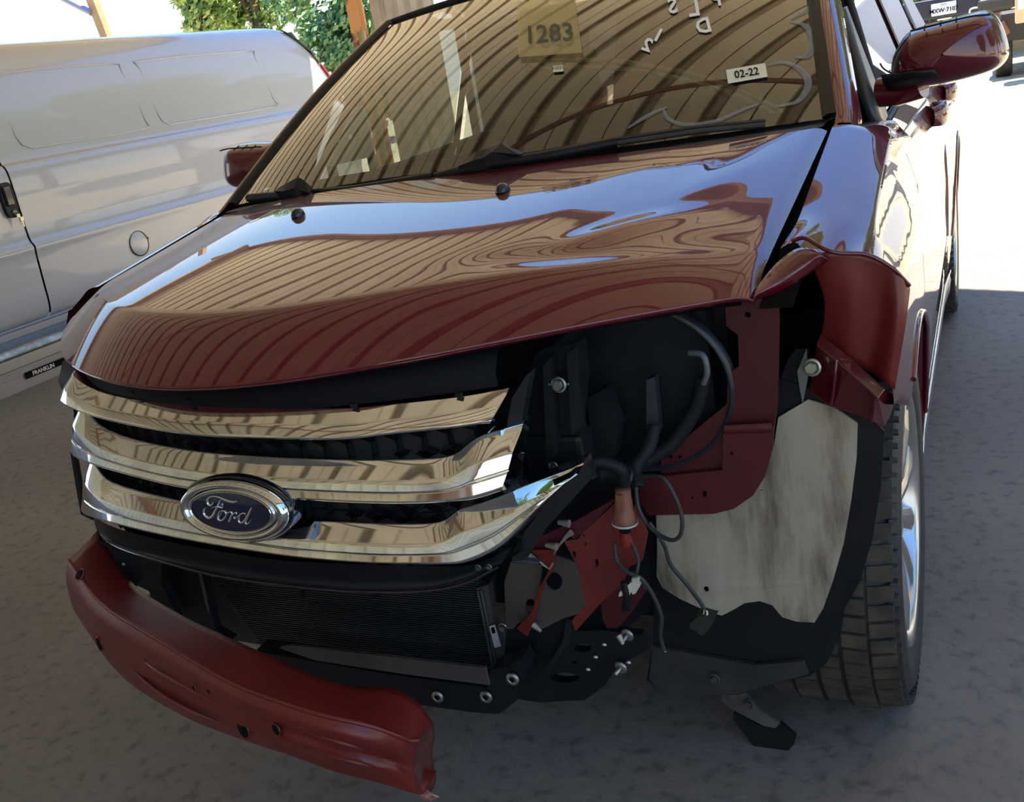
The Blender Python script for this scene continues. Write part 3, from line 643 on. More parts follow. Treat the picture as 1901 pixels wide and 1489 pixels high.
for a in (0, math.pi, -math.pi/2): q.tube([c+V(0, .0, 0), c+R @ V(math.cos(a)*.18, math.sin(a)*.18, 0)], .013, 6)
q.tube([c, c+V(0, -.22, -.08)], .03, 8); q.lathe(c, R @ V(0, 0, 1), [(-.02, .06), (.015, .065), (.02, 0)], 16); q.build('steering_wheel', M['dash'], car)
for sx_ in (-.37, .37):
    q = MB(); q.grid(cgrid([[V(sx_-.25, 1.62+a, b), V(sx_-.2, 1.57+a, b+.0), V(sx_, 1.59+a, b), V(sx_+.2, 1.57+a, b), V(sx_+.25, 1.62+a, b)] for a, b in ((-.02, .55), (0, .8), (.06, 1.02), (.11, 1.14), (.17, 1.17), (.20, 1.1), (.2, .6))], 4, 3)); st_ = q.build('seat', M['seat'], car)
    q = MB(); q.grid(cgrid([[V(sx_-.13, 1.74+a, b), V(sx_, 1.72+a, b), V(sx_+.13, 1.74+a, b)] for a, b in ((0, 1.20), (-.01, 1.28), (.0, 1.36), (.04, 1.39), (.09, 1.36), (.09, 1.2))], 4, 3)); q.build('headrest', M['seat'], st_)
    q = MB(); q.box((sx_, 1.42, .58), (.5, .55, .16)); bevel(q.build('cushion', M['seat'], st_), .04, 3)
q = MB(); q.box((0, 2.65, .75), (1.35, .2, .75)); bevel(q.build('rear_bench', M['seat'], car), .05, 3)
q = MB(); q.box((0, 2.0, .33), (1.5, 3.2, .06)); q.box((0, .42, .72), (1.5, .04, .72)); q.build('cabin_floor', M['dark_bay'], car)
for s in (1, -1):
    q = MB(); q.grid([[V(s*.84, y, z) for z in (.36, .8, 1.07)] for y in (.66, 1.7, 3.4)], False); solid(q.build('door_card', M['dash'], car), .02, 0)
q = MB(); q.box((0, 1.0, 1.475), (.25, .035, .065), rotm(math.radians(12))); q.tube([V(0, .99, 1.49), V(0, .955, 1.565)], .012, 8); bevel(q.build('rear_view_mirror', M['black'], car), .014, 3)
# ---- cowl and wipers
def cow(px, py, y, dz=0): p = at(px, py, y=y); p.z += dz; return p
q = MB(); q.grid([[V(.79*u, yR(.79*u)+.012, 1.150-(.03 if u < 0 else .004)*u*u+.0), V(.795*u, .14+.17*u*u, 1.160-(.034 if u < 0 else .008)*u*u), V(.795*u, .185+.17*u*u, 1.184-(.034 if u < 0 else .008)*u*u)] for u in frange(-1, 1, 30)]); q.build('cowl', M['black'], car)
def wiper(pts_arm, hump, blade, wd=.014):
    q = MB(); q.tube(cr(pts_arm, 5), [wd*.8]*(5*(len(pts_arm)-1)+1), 8); o = q.build('wiper', M['black'], car)
    q = MB(); n = len(hump)//2
    q.grid([[a, (a+b)/2+V(0, -.014, .004), b] for a, b in zip(hump[:n], hump[n:])], False); solid(weld(q.build('wiper_pivot_cover', M['black'], o)), .012, 0)
    q = MB(); q.tube(blade, .006, 6); q.tube([p+V(0, .012, .008) for p in blade], .0035, 6); q.build('blade', M['rubber'], o)
wiper([at(462, 368, y=.20), at(530, 362, y=.155), at(585, 358, y=.13), at(660, 352, y=.10), at(805, 328, y=.07)],
      [at(520, 352, y=.135), at(538, 342, y=.13), at(556, 331, y=.13), at(566, 338, y=.125), at(580, 352, y=.12), at(520, 362, y=.125), at(538, 370, y=.12), at(556, 371, y=.115), at(566, 371, y=.11), at(585, 366, y=.11)],
      [at(463, 372, y=.195), at(520, 366, y=.17), at(600, 352, y=.15), at(700, 341, y=.13), at(810, 326, y=.11)])
wiper([at(800, 332, y=.075), at(860, 316, y=.06), at(915, 304, y=.06), at(1000, 292, y=.07), at(1145, 264, y=.11)],
      [at(862, 304, y=.075), at(885, 287, y=.075), at(905, 280, y=.075), at(930, 272, y=.078), at(975, 288, y=.08), at(858, 318, y=.06), at(885, 316, y=.055), at(905, 312, y=.055), at(912, 300, y=.055), at(965, 294, y=.065)],
      [at(900, 306, y=.085), at(1000, 290, y=.09), at(1145, 266, y=.125), at(1300, 243, y=.17), at(1420, 232, y=.21)])
# ---- mirrors
def mirror(s):
    def P(px, py, y): p = at(px, py, y=y); return V(s*p.x+(.06 if s < 0 else 0), p.y, p.z-(.03 if s < 0 else 0))
    prof = [(1652, 120), (1668, 82), (1690, 58), (1740, 42), (1800, 26), (1838, 22), (1860, 45), (1874, 92), (1866, 118), (1835, 138), (1760, 158), (1690, 168), (1655, 160)]
    c = V(s*1.005+(.06 if s < 0 else 0), .60, 1.235-(.03 if s < 0 else 0)); prof = [P(a, b, .60) for a, b in prof]; prof = cr(prof, 3, True)
    q = MB(); rows = []
    for k, (f, dy) in enumerate([(.02, -.075), (.35, -.072), (.62, -.060), (.82, -.038), (.95, -.010), (1, .02), (1.0, .05), (.96, .075), (.90, .08)]):
        rows.append([V(c.x+(p.x-c.x)*f, .60+dy+(.02 if f > .9 else 0), c.z+(p.z-c.z)*f) for p in prof])
    q.grid(rows, True, True); o = q.build('side_mirror', M['paint'], car)
    q = MB(); q.grid([[V(c.x+(p.x-c.x)*f, .678+(.0 if f > .5 else .002), c.z+(p.z-c.z)*f) for p in prof] for f in (.001, .5, .91)], True, True); q.build('mirror_glass', M['chrome'], o)
    q = MB(); q.tube([V(s*.862, .64, 1.165), V(s*.90, .63, 1.165), V(s*.96, .61, 1.175)], [.034, .036, .034], 14); q.build('mirror_arm', M['paint'], o)
    q = MB(); q.grid(cgrid([[P(1650, 168, .60), P(1700, 160, .585), P(1750, 148, .58)], [P(1640, 152, .56), P(1700, 146, .53), P(1742, 138, .535)], [P(1636, 140, .59), P(1690, 134, .52), P(1735, 128, .525)]], 4, 4)); solid(q.build('mirror_lower_cover', M['black'], o), .006, 0)
    q = MB(); q.tube(cr([P(1690, 58, .556)+V(0, -.0, 0), P(1745, 44, .548), P(1800, 31, .548), P(1838, 27, .556)], 4), .0022, 6); 
    for a, b in ((1717, 52), (1747, 44), (1776, 37)): q.tube([P(a, b-5, .57), P(a-1, b+4, .54)], .0018, 5)
    q.build('mirror_seam', M['black'], o)
    q = MB(); q.tube(cr([P(1634, 118, .585), P(1640, 127, .575), P(1655, 136, .57), P(1670, 140, .575)], 3), .002, 5); q.build('arm_seam', M['black'], o)
mirror(1); mirror(-1)
# ---- wheels
def wheel(xc, yc, s, zr=.375, turn=0):
    w = empty('wheel', (xc, yc, zr)); w.parent = car; w.matrix_parent_inverse = world_of(car).inverted()
    ax = V(s, 0, 0); half = .122
    q = MB(); q.lathe((xc, yc, zr), ax, [(-half+.03, .235), (-half, .27), (-half-.004, .32), (-half+.012, .355), (-half+.03, .366), (0, .368), (half-.03, .366), (half-.012, .355), (half+.006, .325), (half+.004, .285), (half-.004, .262), (half-.014, .252)], 64); ty = q.build('tyre', M['rubber'], w)
    # tread blocks
    q = MB(); N = 64
    for k in range(N):
        a = 2*math.pi*k/N
        for j, (off, wd, sk) in enumerate(((-.098, .040, .35), (-.048, .042, -.25), (.0, .036, .25), (.048, .042, .2), (.096, .042, -.3))):
            rr = .367 if abs(off) < .09 else .362
            aa = a+sk*.03+(j % 2)*math.pi/N; hw = wd/2; da = math.pi/N*.80; P_ = []
            for (dx, dA) in ((-hw, -da), (hw, -da), (hw, da), (-hw, da)):
                th = aa+dA+sk*dx*.9
                for R_ in (rr-.004, rr+.0095-(.004 if abs(off+dx) > .11 else 0)): P_.append(V(xc+s*(off+dx), yc+math.cos(th)*R_, zr+math.sin(th)*R_))
            q.add([P_[i] for i in (0, 2, 4, 6, 1, 3, 5, 7)], [(4, 5, 6, 7), (0, 1, 5, 4), (1, 2, 6, 5), (2, 3, 7, 6), (3, 0, 4, 7)])
    tag(q.build('tread', M['tread'], ty), kind='stuff')
    if True:
        q = MB()
        for k in range(84):
            a = 2*math.pi*k/84; R0, R1 = .350, .366
            q.add([V(xc+s*(half-.010), yc+math.cos(a+d)*R_, zr+math.sin(a+d)*R_) for R_, d in ((R1, -.012), (R1, .014), (R0, .004), (R0, -.022))]+[V(xc+s*(half+.003), yc+math.cos(a+d)*R_, zr+math.sin(a+d)*R_) for R_, d in ((R1-.004, -.012), (R1-.004, .014), (R0, .004), (R0, -.022))], [(4, 5, 6, 7), (0, 1, 5, 4), (1, 2, 6, 5), (2, 3, 7, 6), (3, 0, 4, 7)])
        tag(q.build('shoulder_lugs', M['rubber'], ty), kind='stuff')
    q = MB(); q.lathe((xc, yc, zr), ax, [(half-.015, .256), (half+.001, .252), (half-.002, .243), (half-.012, .236), (half-.06, .225), (-half+.03, .222)], 48); q.lathe((xc, yc, zr), ax, [(half-.07, .225), (half-.075, .0)], 32); rm = q.build('rim', M['rim'], w)
    for k in range(10):
        a = 2*math.pi*(k+.25)/10; dr = V(0, math.cos(a), math.sin(a)); tn_ = V(0, -math.sin(a), math.cos(a)); q = MB(); c = V(xc, yc, zr)
        wd = lambda r_: .013+.06*(r_-.05)*.28
        rows = []
        for r_, dx in ((.045, .095), (.12, .108), (.19, .114), (.238, .112)):
            ww = .018+(r_-.045)*.05
            rows.append([c+ax*(dx-.045)+dr*r_-tn_*ww, c+ax*(dx-.006)+dr*r_-tn_*ww*.95, c+ax*dx+dr*r_-tn_*ww*.3, c+ax*dx+dr*r_+tn_*ww*.3, c+ax*(dx-.006)+dr*r_+tn_*ww*.95, c+ax*(dx-.045)+dr*r_+tn_*ww])
        q.grid(rows, False); q.build('spoke', M['rim'], w)
    q = MB(); q.lathe((xc, yc, zr), ax, [(.07, .05), (.10, .048), (.104, .036), (.106, 0)], 24); q.build('hub_cap', M['rim'], w)
    q = MB(); q.lathe((xc, yc, zr), ax, [(-.02, .16), (.0, .16), (.0, 0)], 32); q.build('brake_disc', M['steel'], w)
for xx, yy, s in ((.822, 0, 1), (.826, 2.825, 1), (-.826, 2.825, -1)): wheel(xx, yy, s)
q = MB(); q.box((0, 1.5, .26), (1.3, 3.3, .08)); q.tube([V(.3, 0, .33), V(.7, 0, .33)], .04); q.tube([V(-.7, 2.825, .33), V(.7, 2.825, .33)], .05); q.build('underbody', M['dark_bay'], car)
# ================================================================== FRONT END
def c4(p): return (80+p[0]/3.066, 660+p[1]/3.066)
# ---- chrome bars: stations are (x px, top px, bottom px); the sections carry bevels and a lower step
def smooth(P, it=3):
    for _ in range(it): P = [P[0]]+[P[i]*.5+(P[i-1]+P[i+1])*.25 for i in range(1, len(P)-1)]+[P[-1]]
    return P
def crisp(o, ang=25):
    o.data.polygons.foreach_set('use_smooth', [True]*len(o.data.polygons)); o.data.set_sharp_from_angle(angle=math.radians(ang)); return o
def bar(name, st, prof, fy=FG, off=0, left_ext=None, right=None, nsub=4):
    F = lambda x: fy(x)+off
    tops = [atf(a, b, F) for a, b, a2, b2 in st]; bots = [atf(a2, b2, F) for a, b, a2, b2 in st]
    if left_ext:
        for k in (1, 2):
            tops.insert(0, tops[0]+V(-.006, .045, -.001)); bots.insert(0, bots[0]+V(-.004, .045, .001))
    if right: right(tops, bots)
    tops, bots = smooth(cr(tops, nsub)), smooth(cr(bots, nsub))
    q = MB(); rows = []
    for a, b in zip(tops, bots):
        h = (a-b).length; r = []
        for f, d, dz in prof: p = a.lerp(b, f); r.append(p+V(0, d, dz))
        rows.append(r)
    q.grid(rows, False); n = len(prof)
    q.add(rows[0], [tuple(range(n))]); q.add(rows[-1], [tuple(range(n))[::-1]])
    o = crisp(q.build(name, M['chrome'], grille)); bevel(o, .0015, 2); return o
grille = empty('grille', (0, -.8, .8)); grille.parent = car; grille.matrix_parent_inverse = world_of(car).inverted(); grille['label'] = 'three-bar chrome grille with an oval blue badge'
PR1 = [(0, .05, .006), (0, .016, .004), (.06, .008, 0), (.30, -.004, 0), (.34, -.006, 0), (.86, -.0145, .005), (.95, -.0125, .006), (1, -.002, .004), (1, .05, 0)]
PR2 = [(0, .05, .006), (0, .018, .004), (.05, .012, 0), (.30, -.006, 0), (.34, -.008, 0), (.58, -.0125, 0), (.61, -.006, 0), (.65, -.0115, .002), (.90, -.0170, .006), (.96, -.014, .006), (1, -.003, .005), (1, .05, 0)]
bar('chrome_bar', [(118, 702, 120, 745), (148, 727, 150, 764), (200, 745, 205, 782), (276, 757, 308, 803), (400, 767, 406, 815), (530, 770, 569, 820), (640, 770, 660, 819), (721, 762, 721, 811), (842, 749, 842, 799), (905, 738, 900, 791), (938, 731, 917, 790)], PR1, left_ext=[(-.56, .930, .892), (-.60, .927, .888)])
bar('chrome_bar', [(134, 752, 140, 838), (150, 775, 156, 856), (178, 811, 210, 873), (276, 838, 300, 896), (341, 849, 341, 906), (406, 857, 430, 918), (569, 866, 569, 930), (700, 868, 700, 937), (781, 866, 790, 937), (826, 861, 840, 934), (850, 846, 870, 932), (874, 825, 890, 930), (915, 813, 925, 920), (963, 799, 940, 914)], PR2, left_ext=[(-.60, .905, .79)], nsub=3)
bar('chrome_bar', [(150, 853, 160, 952), (172, 885, 178, 961), (190, 909, 210, 970), (276, 932, 276, 987), (341, 948, 373, 1007), (450, 965, 470, 1023), (543, 978, 537, 1033), (600, 982, 600, 1040), (700, 987, 700, 1048), (781, 987, 781, 1048), (818, 981, 850, 1049), (842, 957, 880, 1045), (882, 951, 945, 1016), (970, 915, 990, 962), (1030, 892, 1036, 916), (1077, 871, 1078, 877)], PR2, left_ext=[(-.60, .79, .66)], nsub=3, off=-.004)
# black mesh behind the bars
def backsheet(name, z0, z1, x0, x1, off, m, n=40):
    q = MB(); q.grid([[V(x, FG(x)+off, z) for x in frange(x0, x1, n)] for z in frange(z0, z1, 3)]); return q.build(name, m, grille)
backsheet('grille_back', .655, .935, -.50, .40, .052, M['black'])
q = MB()
for r_ in range(9):
    z = .672+.031*r_
    for k in range(26):
        x = -.50+.0385*k+(.019 if r_ % 2 else 0)
        if x > .44-.0*(r_) or (x > .40 and z > .8): continue
        pts = [V(x+a*.0178, FG(x+a*.0178)+.036, z+b*.0185) for a, b in ((-1, .5), (0, 1), (1, .5), (1, -.5), (0, -1), (-1, -.5), (-1, .5))]
        q.grid([[p+V(0, .012, 0) for p in pts], [p+V(0, 0, 0) for p in pts]], False)
o = q.build('mesh_insert', M['black'], grille); tag(o, kind='stuff')
# side frame of the grille
pplate('side_frame', M['black'], grille, [(975, 700), (985, 690), (958, 840), (962, 905), (1070, 862), (1080, 850), (1100, 878), (1095, 892), (1010, 985), (975, 1040), (950, 1042), (965, 1000), (1040, 900), (960, 925), (930, 925), (945, 850), (960, 800), (940, 795), (950, 740)], lambda a, b: -.715+.0006*(a-960), t=.02)
pplate('bar_edge_trim', mat('grey_edge_trim', (.035, .04, .045), .45), grille, [(1080, 866), (1100, 870), (1102, 886), (1068, 912), (1020, 960), (985, 1005), (968, 1040), (1002, 1044), (998, 1048), (950, 1043), (954, 1020), (975, 985), (1010, 945), (1050, 905)], lambda a, b: -.70+.0007*(a-950), t=.012)
pplate('lower_left_edge', M['black'], grille, [(130, 838), (138, 850), (155, 945), (172, 962), (172, 966), (150, 955), (140, 900)], -.66, t=.01)
# upper cover between bonnet and grille
q = MB(); q.grid([[V(x, FG(x)+o_, z) for x in frange(-.47, .455, 40)] for z, o_ in ((.935, .02), (.955, .018), (.985, .04), (1.01, .09), (1.015, .16))]); q.build('upper_cover', mat('deep_black_cover', (.003, .004, .006), .6, spec=.15), grille)
for px, py in ((735, 690),): 
    q = MB(); q.box(at(px, py, y=-.74), (.022, .01, .004)); q.build('clip', M['alu'], grille)
for px, py in ((236, 741), (846, 745), (650, 765), (340, 757)):
    p = atf(px, py, FG); q = MB(); q.box(p+V(0, .012, .006), (.010, .006, .005)); q.build('clip', M['black'], grille)
# lower black apron of the grille
q = MB(); R1 = [(172, 958), (215, 980), (300, 1003), (400, 1022), (520, 1040), (650, 1047), (780, 1051), (880, 1048), (950, 1015)]
R2 = [(180, 985), (222, 1012), (300, 1032), (400, 1052), (520, 1072), (650, 1085), (780, 1084), (850, 1072), (935, 1040)]
R3 = [(190, 1002), (232, 1022), (300, 1042), (400, 1068), (520, 1086), (650, 1098), (780, 1098), (860, 1084), (925, 1052)]
mk = lambda R, o_: [atf(a, b, lambda x: FG(x)+o_) for a, b in R]
q.grid(cgrid([mk(R1, .01), mk(R2, .02), mk(R3, .012), [p+V(0, .04, .004) for p in mk(R3, .012)]], 5, 3)); q.build('lower_apron', M['black'], grille)
q = MB(); q.tube(cr(mk(R3, .008), 5), .0028, 6); q.build('apron_edge', M['black_gloss'], grille)
for px, py in ((888, 1053), (908, 1052)): bolt('clip', atf(px, py, lambda x: FG(x)-.0), (0, -1, 0), .003, grille, M['alu'], .003)
# ---- badge
bc = atf(436, 946, lambda x: FG(x)-.022); bd = empty('badge', bc); bd.parent = grille; bd.matrix_parent_inverse = world_of(grille).inverted()
BR = V(1, .02, -.018).normalized(); BN = V(.0, -1, .10).normalized(); BU = BR.cross(BN)*-1; BN = (BN-BR*BN.dot(BR)).normalized(); BU = BN.cross(BR)
if BU.z < 0: BU = -BU
def el(rx, rz, d, n=64): return [bc+BR*math.cos(2*math.pi*k/n)*rx+BU*math.sin(2*math.pi*k/n)*rz+BN*d for k in range(n)]
RX, RZ = .1035, .0500
q = MB(); q.grid([el(RX+.004, RZ+.004, -.03), el(RX+.006, RZ+.006, -.004), el(RX+.002, RZ+.002, .002)], True, True); q.build('surround', M['black_gloss'], bd)
q = MB(); q.grid([el(RX, RZ, -.01), el(RX+.001, RZ+.001, .004), el(RX-.004, RZ-.004, .012), el(RX-.011, RZ-.008, .013), el(RX-.017, RZ-.0115, .008), el(RX-.019, RZ-.0125, .002)], True, True); q.build('outer_ring', M['chrome'], bd)
q = MB(); q.grid([el(RX-.019, RZ-.0125, .002), el(RX-.020, RZ-.0135, .0115), el(RX-.0225, RZ-.0155, .0125), el(RX-.0245, RZ-.0165, .0095)], True, True); q.build('inner_ring', M['chrome'], bd)
q = MB(); q.grid([el(RX-.023, RZ-.0155, .0095), el((RX-.023)*.6, (RZ-.0155)*.6, .0115), el((RX-.023)*.2, (RZ-.0155)*.2, .012), el(.0001, .0001, .012)], True, True); q.build('blue_field', M['badge_blue'], bd)
q = MB(); q.grid([el(RX-.0255, RZ-.0172, .0106), el(RX-.0268, RZ-.0182, .0112)], True, True); q.build('pinstripe', M['chrome'], bd)
# script letters: strokes digitised in the badge's own plane
def B2(px, py):
    d = _fw+_r*((330+px/8.265-950.5)/FPX)-_u*((870+py/8.265-744.5)/FPX); o_ = bc+BN*.0125
    t = (o_-CAM).dot(BN)/d.dot(BN); return CAM+d*t
def stroke(nm, pts, n=5):
    P = cr([B2(a, b) for a, b, w in pts], n); Wd = []
    for i in range(len(pts)-1):
        for k in range(n): Wd.append(pts[i][2]+(pts[i+1][2]-pts[i][2])*k/n)
    Wd.append(pts[-1][2]); q = MB(); rows = []
    for i, p in enumerate(P):
        t = (P[min(i+1, len(P)-1)]-P[max(i-1, 0)]).normalized(); s_ = BN.cross(t); w = Wd[i]*.000075
        rows.append([p-s_*w-BN*.001, p-s_*w*.8+BN*.0008, p+BN*.0013, p+s_*w*.8+BN*.0008, p+s_*w-BN*.001])
    q.grid(rows); q.add(rows[0], [(0, 1, 2, 3, 4)]); q.add(rows[-1], [(4, 3, 2, 1, 0)]); q.build('letter', M['chrome'], bd)
stroke('F', [(545, 500, 6), (530, 545, 14), (495, 568, 22), (460, 545, 26), (450, 500, 24), (480, 445, 16), (550, 425, 14), (640, 445, 18), (740, 490, 22), (840, 515, 26), (900, 505, 18), (925, 485, 6)])
stroke('F', [(680, 470, 6), (640, 510, 14), (605, 580, 18), (570, 660, 24), (530, 730, 28), (480, 760, 26), (425, 735, 24), (395, 685, 22), (400, 635, 16), (425, 605, 8)])
stroke('F', [(520, 605, 6), (570, 585, 8), (640, 590, 10), (680, 605, 10), (690, 570, 8), (685, 540, 6), (665, 550, 5), (668, 575, 3)])
stroke('o', [(665, 645, 10), (630, 680, 16), (610, 740, 16), (625, 785, 16), (665, 800, 18), (715, 765, 18), (740, 700, 18), (720, 655, 14), (675, 645, 10)])
stroke('o', [(690, 650, 8), (660, 700, 10), (620, 760, 10), (600, 775, 5)])
stroke('r', [(725, 655, 6), (770, 680, 10), (810, 665, 16), (830, 690, 18), (805, 760, 20), (780, 815, 20)])
stroke('r', [(800, 770, 6), (840, 715, 10), (875, 680, 14), (900, 680, 14), (898, 705, 10)])
stroke('r', [(860, 740, 4), (880, 770, 10), (910, 745, 12), (960, 700, 12), (1010, 685, 12)])
stroke('d', [(1040, 700, 12), (1000, 685, 16), (950, 720, 18), (930, 780, 20), (950, 830, 20), (1000, 825, 18), (1040, 770, 16), (1060, 710, 12)])
stroke('d', [(1135, 598, 16), (1100, 670, 22), (1060, 750, 24), (1035, 810, 22), (1050, 850, 16), (1085, 840, 12), (1130, 775, 5)])
# ---- bumper beam (hangs low on the driver side)
def bm(*p): return [at(a, b, y=y) for a, b, y in p]
T0 = bm((182, 988, -.690), (240, 1078, -.775), (330, 1140, -.845), (440, 1192, -.90), (520, 1227, -.925), (590, 1258, -.935), (660, 1276, -.925), (725, 1278, -.90), (772, 1302, -.90), (803, 1343, -.895))     # rear top edge
T1 = bm((128, 1040, -.800), (190, 1120, -.880), (300, 1190, -.955), (420, 1262, -1.005), (520, 1302, -1.025), (600, 1327, -1.03), (680, 1345, -1.015), (735, 1364, -.99), (760, 1374, -.972), (776, 1374, -.962)) # crease between top and face
F1 = bm((124, 1072, -.806), (182, 1150, -.890), (296, 1222, -.965), (418, 1290, -1.015), (520, 1332, -1.035), (600, 1357, -1.04), (680, 1376, -1.025), (730, 1390, -.998), (752, 1398, -.98), (768, 1402, -.962))
F2 = bm((130, 1105, -.790), (186, 1172, -.875), (298, 1238, -.952), (420, 1303, -1.002), (520, 1346, -1.024), (600, 1374, -1.025), (680, 1396, -1.012), (728, 1411, -.988), (750, 1420, -.97), (766, 1424, -.956))
F3 = bm((140, 1135, -.795), (196, 1205, -.878), (308, 1272, -.952), (428, 1330, -1.004), (524, 1368, -1.026), (604, 1395, -1.032), (684, 1418, -1.018), (730, 1430, -.995), (754, 1440, -.975), (770, 1444, -.958))
F4 = bm((160, 1165, -.790), (214, 1238, -.872), (326, 1305, -.945), (440, 1352, -.996), (532, 1386, -1.016), (612, 1412, -1.018), (692, 1436, -1.006), (738, 1449, -.988), (762, 1457, -.968), (776, 1461, -.953))
F5 = bm((180, 1190, -.770), (235, 1262, -.855), (345, 1330, -.930), (452, 1372, -.985), (540, 1401, -1.008), (620, 1430, -1.012), (698, 1450, -1.0), (742, 1463, -.98), (768, 1471, -.962), (785, 1474, -.948))
def ds(x, z): return 0
q = MB(); q.grid(cgrid([T0, [a_*.5+b_*.5 for a_, b_ in zip(T0, T1)], T1], 8, 3)); q2 = cgrid([T1, F1, F2, F3, F4, F5], 8, 4); q.grid(q2)
q.grid([cr(F5, 8), [p+V(0, .045, .006) for p in cr(F5, 8)]])
beam_o = weld(q.build('bumper_beam', M['paint_matte'], car), 5e-4); beam_o['label'] = 'dull red steel bumper beam, bent and hanging low at one end'
crisp(beam_o, 38)
solid(beam_o, .003, 0)
# rolled edge, torn end with bare metal, dark holes
q = MB(); q.tube([p+V(0, -.001, 0) for p in cr(T1, 8)], .0035, 6); q.build('beam_crease', M['paint_matte'], beam_o)
q = MB(); E1_ = bm((803, 1343, -.895), (806, 1368, -.90), (802, 1395, -.90), (804, 1420, -.90), (809, 1442, -.90), (806, 1458, -.905), (796, 1474, -.92)); E2_ = [L_[-1] for L_ in (T1, F1, F2, F3, F4, F5)]; E2_.insert(5, (F4[-1]+F5[-1])/2)
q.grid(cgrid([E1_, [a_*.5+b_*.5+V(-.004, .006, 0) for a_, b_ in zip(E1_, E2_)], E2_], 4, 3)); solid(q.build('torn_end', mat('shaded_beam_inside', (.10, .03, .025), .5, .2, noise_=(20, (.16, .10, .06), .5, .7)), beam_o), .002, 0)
q = MB(); rg = random.Random(3); E_ = cr(E1_, 5); q.grid([[p+V(0, -.002, 0) for p in E_], [p+V(-.003-.006*rg.random(), -.003, .002+.003*rg.random()) for p in E_]], False); q.build('bare_metal_edge', mat('bare_edge_metal', (.42, .36, .24), .5, .4), beam_o)
q = MB(); q.grid([[E_[-1]+V(-.02, 0, .016), E_[-1]+V(-.004, -.008, .02)], [E_[-1]+V(-.006, -.01, -.004), E_[-1]+V(.012, -.006, .006)], [E_[-1]+V(.004, -.004, -.008), E_[-1]+V(.018, .0, -.002)]], False); solid(q.build('torn_flap', mat('scuffed_flap', (.30, .12, .09), .55, .3, noise_=(60, (.5, .42, .30), .5, .6)), beam_o), .002, 0)
def hole(px, py, y, rx, rz, tilt=0, nrm=(-.25, -1, .05), m=None):
    p = at(px, py, y=y); n = Vector(nrm).normalized(); r = V(0, 0, 1).cross(n).normalized()*-1; u = n.cross(r); c, s_ = math.cos(tilt), math.sin(tilt); r, u = r*c+u*s_, u*c-r*s_
    q = MB(); R_ = lambda k, d, f: p+n*d+r*math.cos(2*math.pi*k/20)*rx*f+u*math.sin(2*math.pi*k/20)*rz*f
    q.grid([[R_(k, .004, 1.0) for k in range(20)], [R_(k, .0045, .99) for k in range(20)], [R_(k, .0042, .02) for k in range(20)]], True, True); q.build('hole', m or M['ink'], beam_o)
    q = MB(); q.tube([R_(k, .003, 1.05) for k in range(21)], .0018, 5, False); q.build('hole_rim', M['paint_matte'], beam_o)
hole(455, 1352, -1.005, .013, .014, .3); hole(516, 1352, -1.025, .008, .009, .3); hole(188, 1194, -.872, .009, .013); hole(153, 1145, -.80, .005, .007, m=None)
hole(151, 1068, -.83, .011, .010, 0, (-.2, -.6, .75)); hole(364, 1275, -.99, .0035, .005); hole(391, 1280, -.998, .0035, .005); hole(275, 1222, -.955, .003, .003)
# stamped channels in the face
for pts, r_ in (([(540, 1346), (600, 1366), (660, 1384), (716, 1398)], .007), ([(560, 1378), (620, 1402), (680, 1418), (722, 1428)], .007), ([(255, 1218), (300, 1250), (360, 1282), (420, 1318)], .006), ([(236, 1232), (290, 1282), (350, 1318), (418, 1345)], .005)):
    q = MB(); q.tube(cr([at(a, b, y=interp([(180, -.872), (300, -.958), (420, -1.008), (520, -1.030), (600, -1.034), (680, -1.020), (760, -.972)], a)+.0045) for a, b in pts], 6), [r_*math.sin(math.pi*min(1, max(.04, k/18)))**.8 for k in range(19)], 8); q.build('stamped_channel', M['paint_matte'], beam_o)
# folded side plate at the far end and the inner dark wall
pplate('beam_end_plate', M['paint_matte'], beam_o, [(165, 1003), (180, 986), (182, 990), (178, 1002)], -.69, t=.004)
q = MB(); P_ = bm((176, 1000, -.66), (240, 1018, -.70), (300, 1035, -.74), (340, 1050, -.75)); P2 = bm((176, 1030, -.70), (246, 1085, -.745), (300, 1110, -.79), (340, 1120, -.80))
pplate('beam_web', M['dark_bay'], beam_o, [(136, 1036), (150, 1022), (183, 1006), (255, 1022), (262, 1075), (246, 1098), (225, 1088), (190, 1070), (160, 1052)], lambda a, b: -.72, [circ(186, 1036, 2.6, 5), circ(228, 1048, 4, 3), circ(244, 1050, 1.5)], t=.003)
# ---- radiator
rad = empty('radiator', (0, -.5, .4)); rad.parent = car; rad.matrix_parent_inverse = world_of(car).inverted()
RO = [(372, 1040), (540, 1070), (700, 1080), (905, 1080), (908, 1246), (700, 1228), (560, 1214), (515, 1202), (440, 1190), (400, 1170)]
pplate('core', M['radiator'], rad, RO, -.48, t=.04)
q = MB()
for k in range(46):
    f = k/45; z0 = .47-.235*f; x0, x1 = -.50+.12*f, .21
    a = V(x0, -.486, z0); q.box(((x0+x1)/2, -.4835, z0+.008), (x1-x0, .007, .0022))
o = q.build('fins', mat('fin_alu', (.10, .105, .105), .4, .7), rad); tag(o, kind='stuff')
pplate('side_tank', M['alu'], rad, [(884, 1092), (906, 1086), (916, 1150), (936, 1226), (914, 1244)], -.50, t=.02)
q = MB(); q.tube([at(893, 1095, y=-.503), at(922, 1238, y=-.503)], .003, 6); q.tube([at(887, 1096, y=-.503), at(916, 1240, y=-.503)], .003, 6); q.build('tank_ribs', M['alu'], rad)
pplate('lower_strip', M['beige_bay'], rad, [(518, 1203), (540, 1198), (900, 1240), (908, 1272), (740, 1250), (585, 1226)], -.655, t=.006)
pl2 = pplate('label_tag', mat('white_tag', (.6, .6, .6), .5), rad, [(908, 1163), (918, 1160), (930, 1200), (918, 1203)], -.506, t=.002)
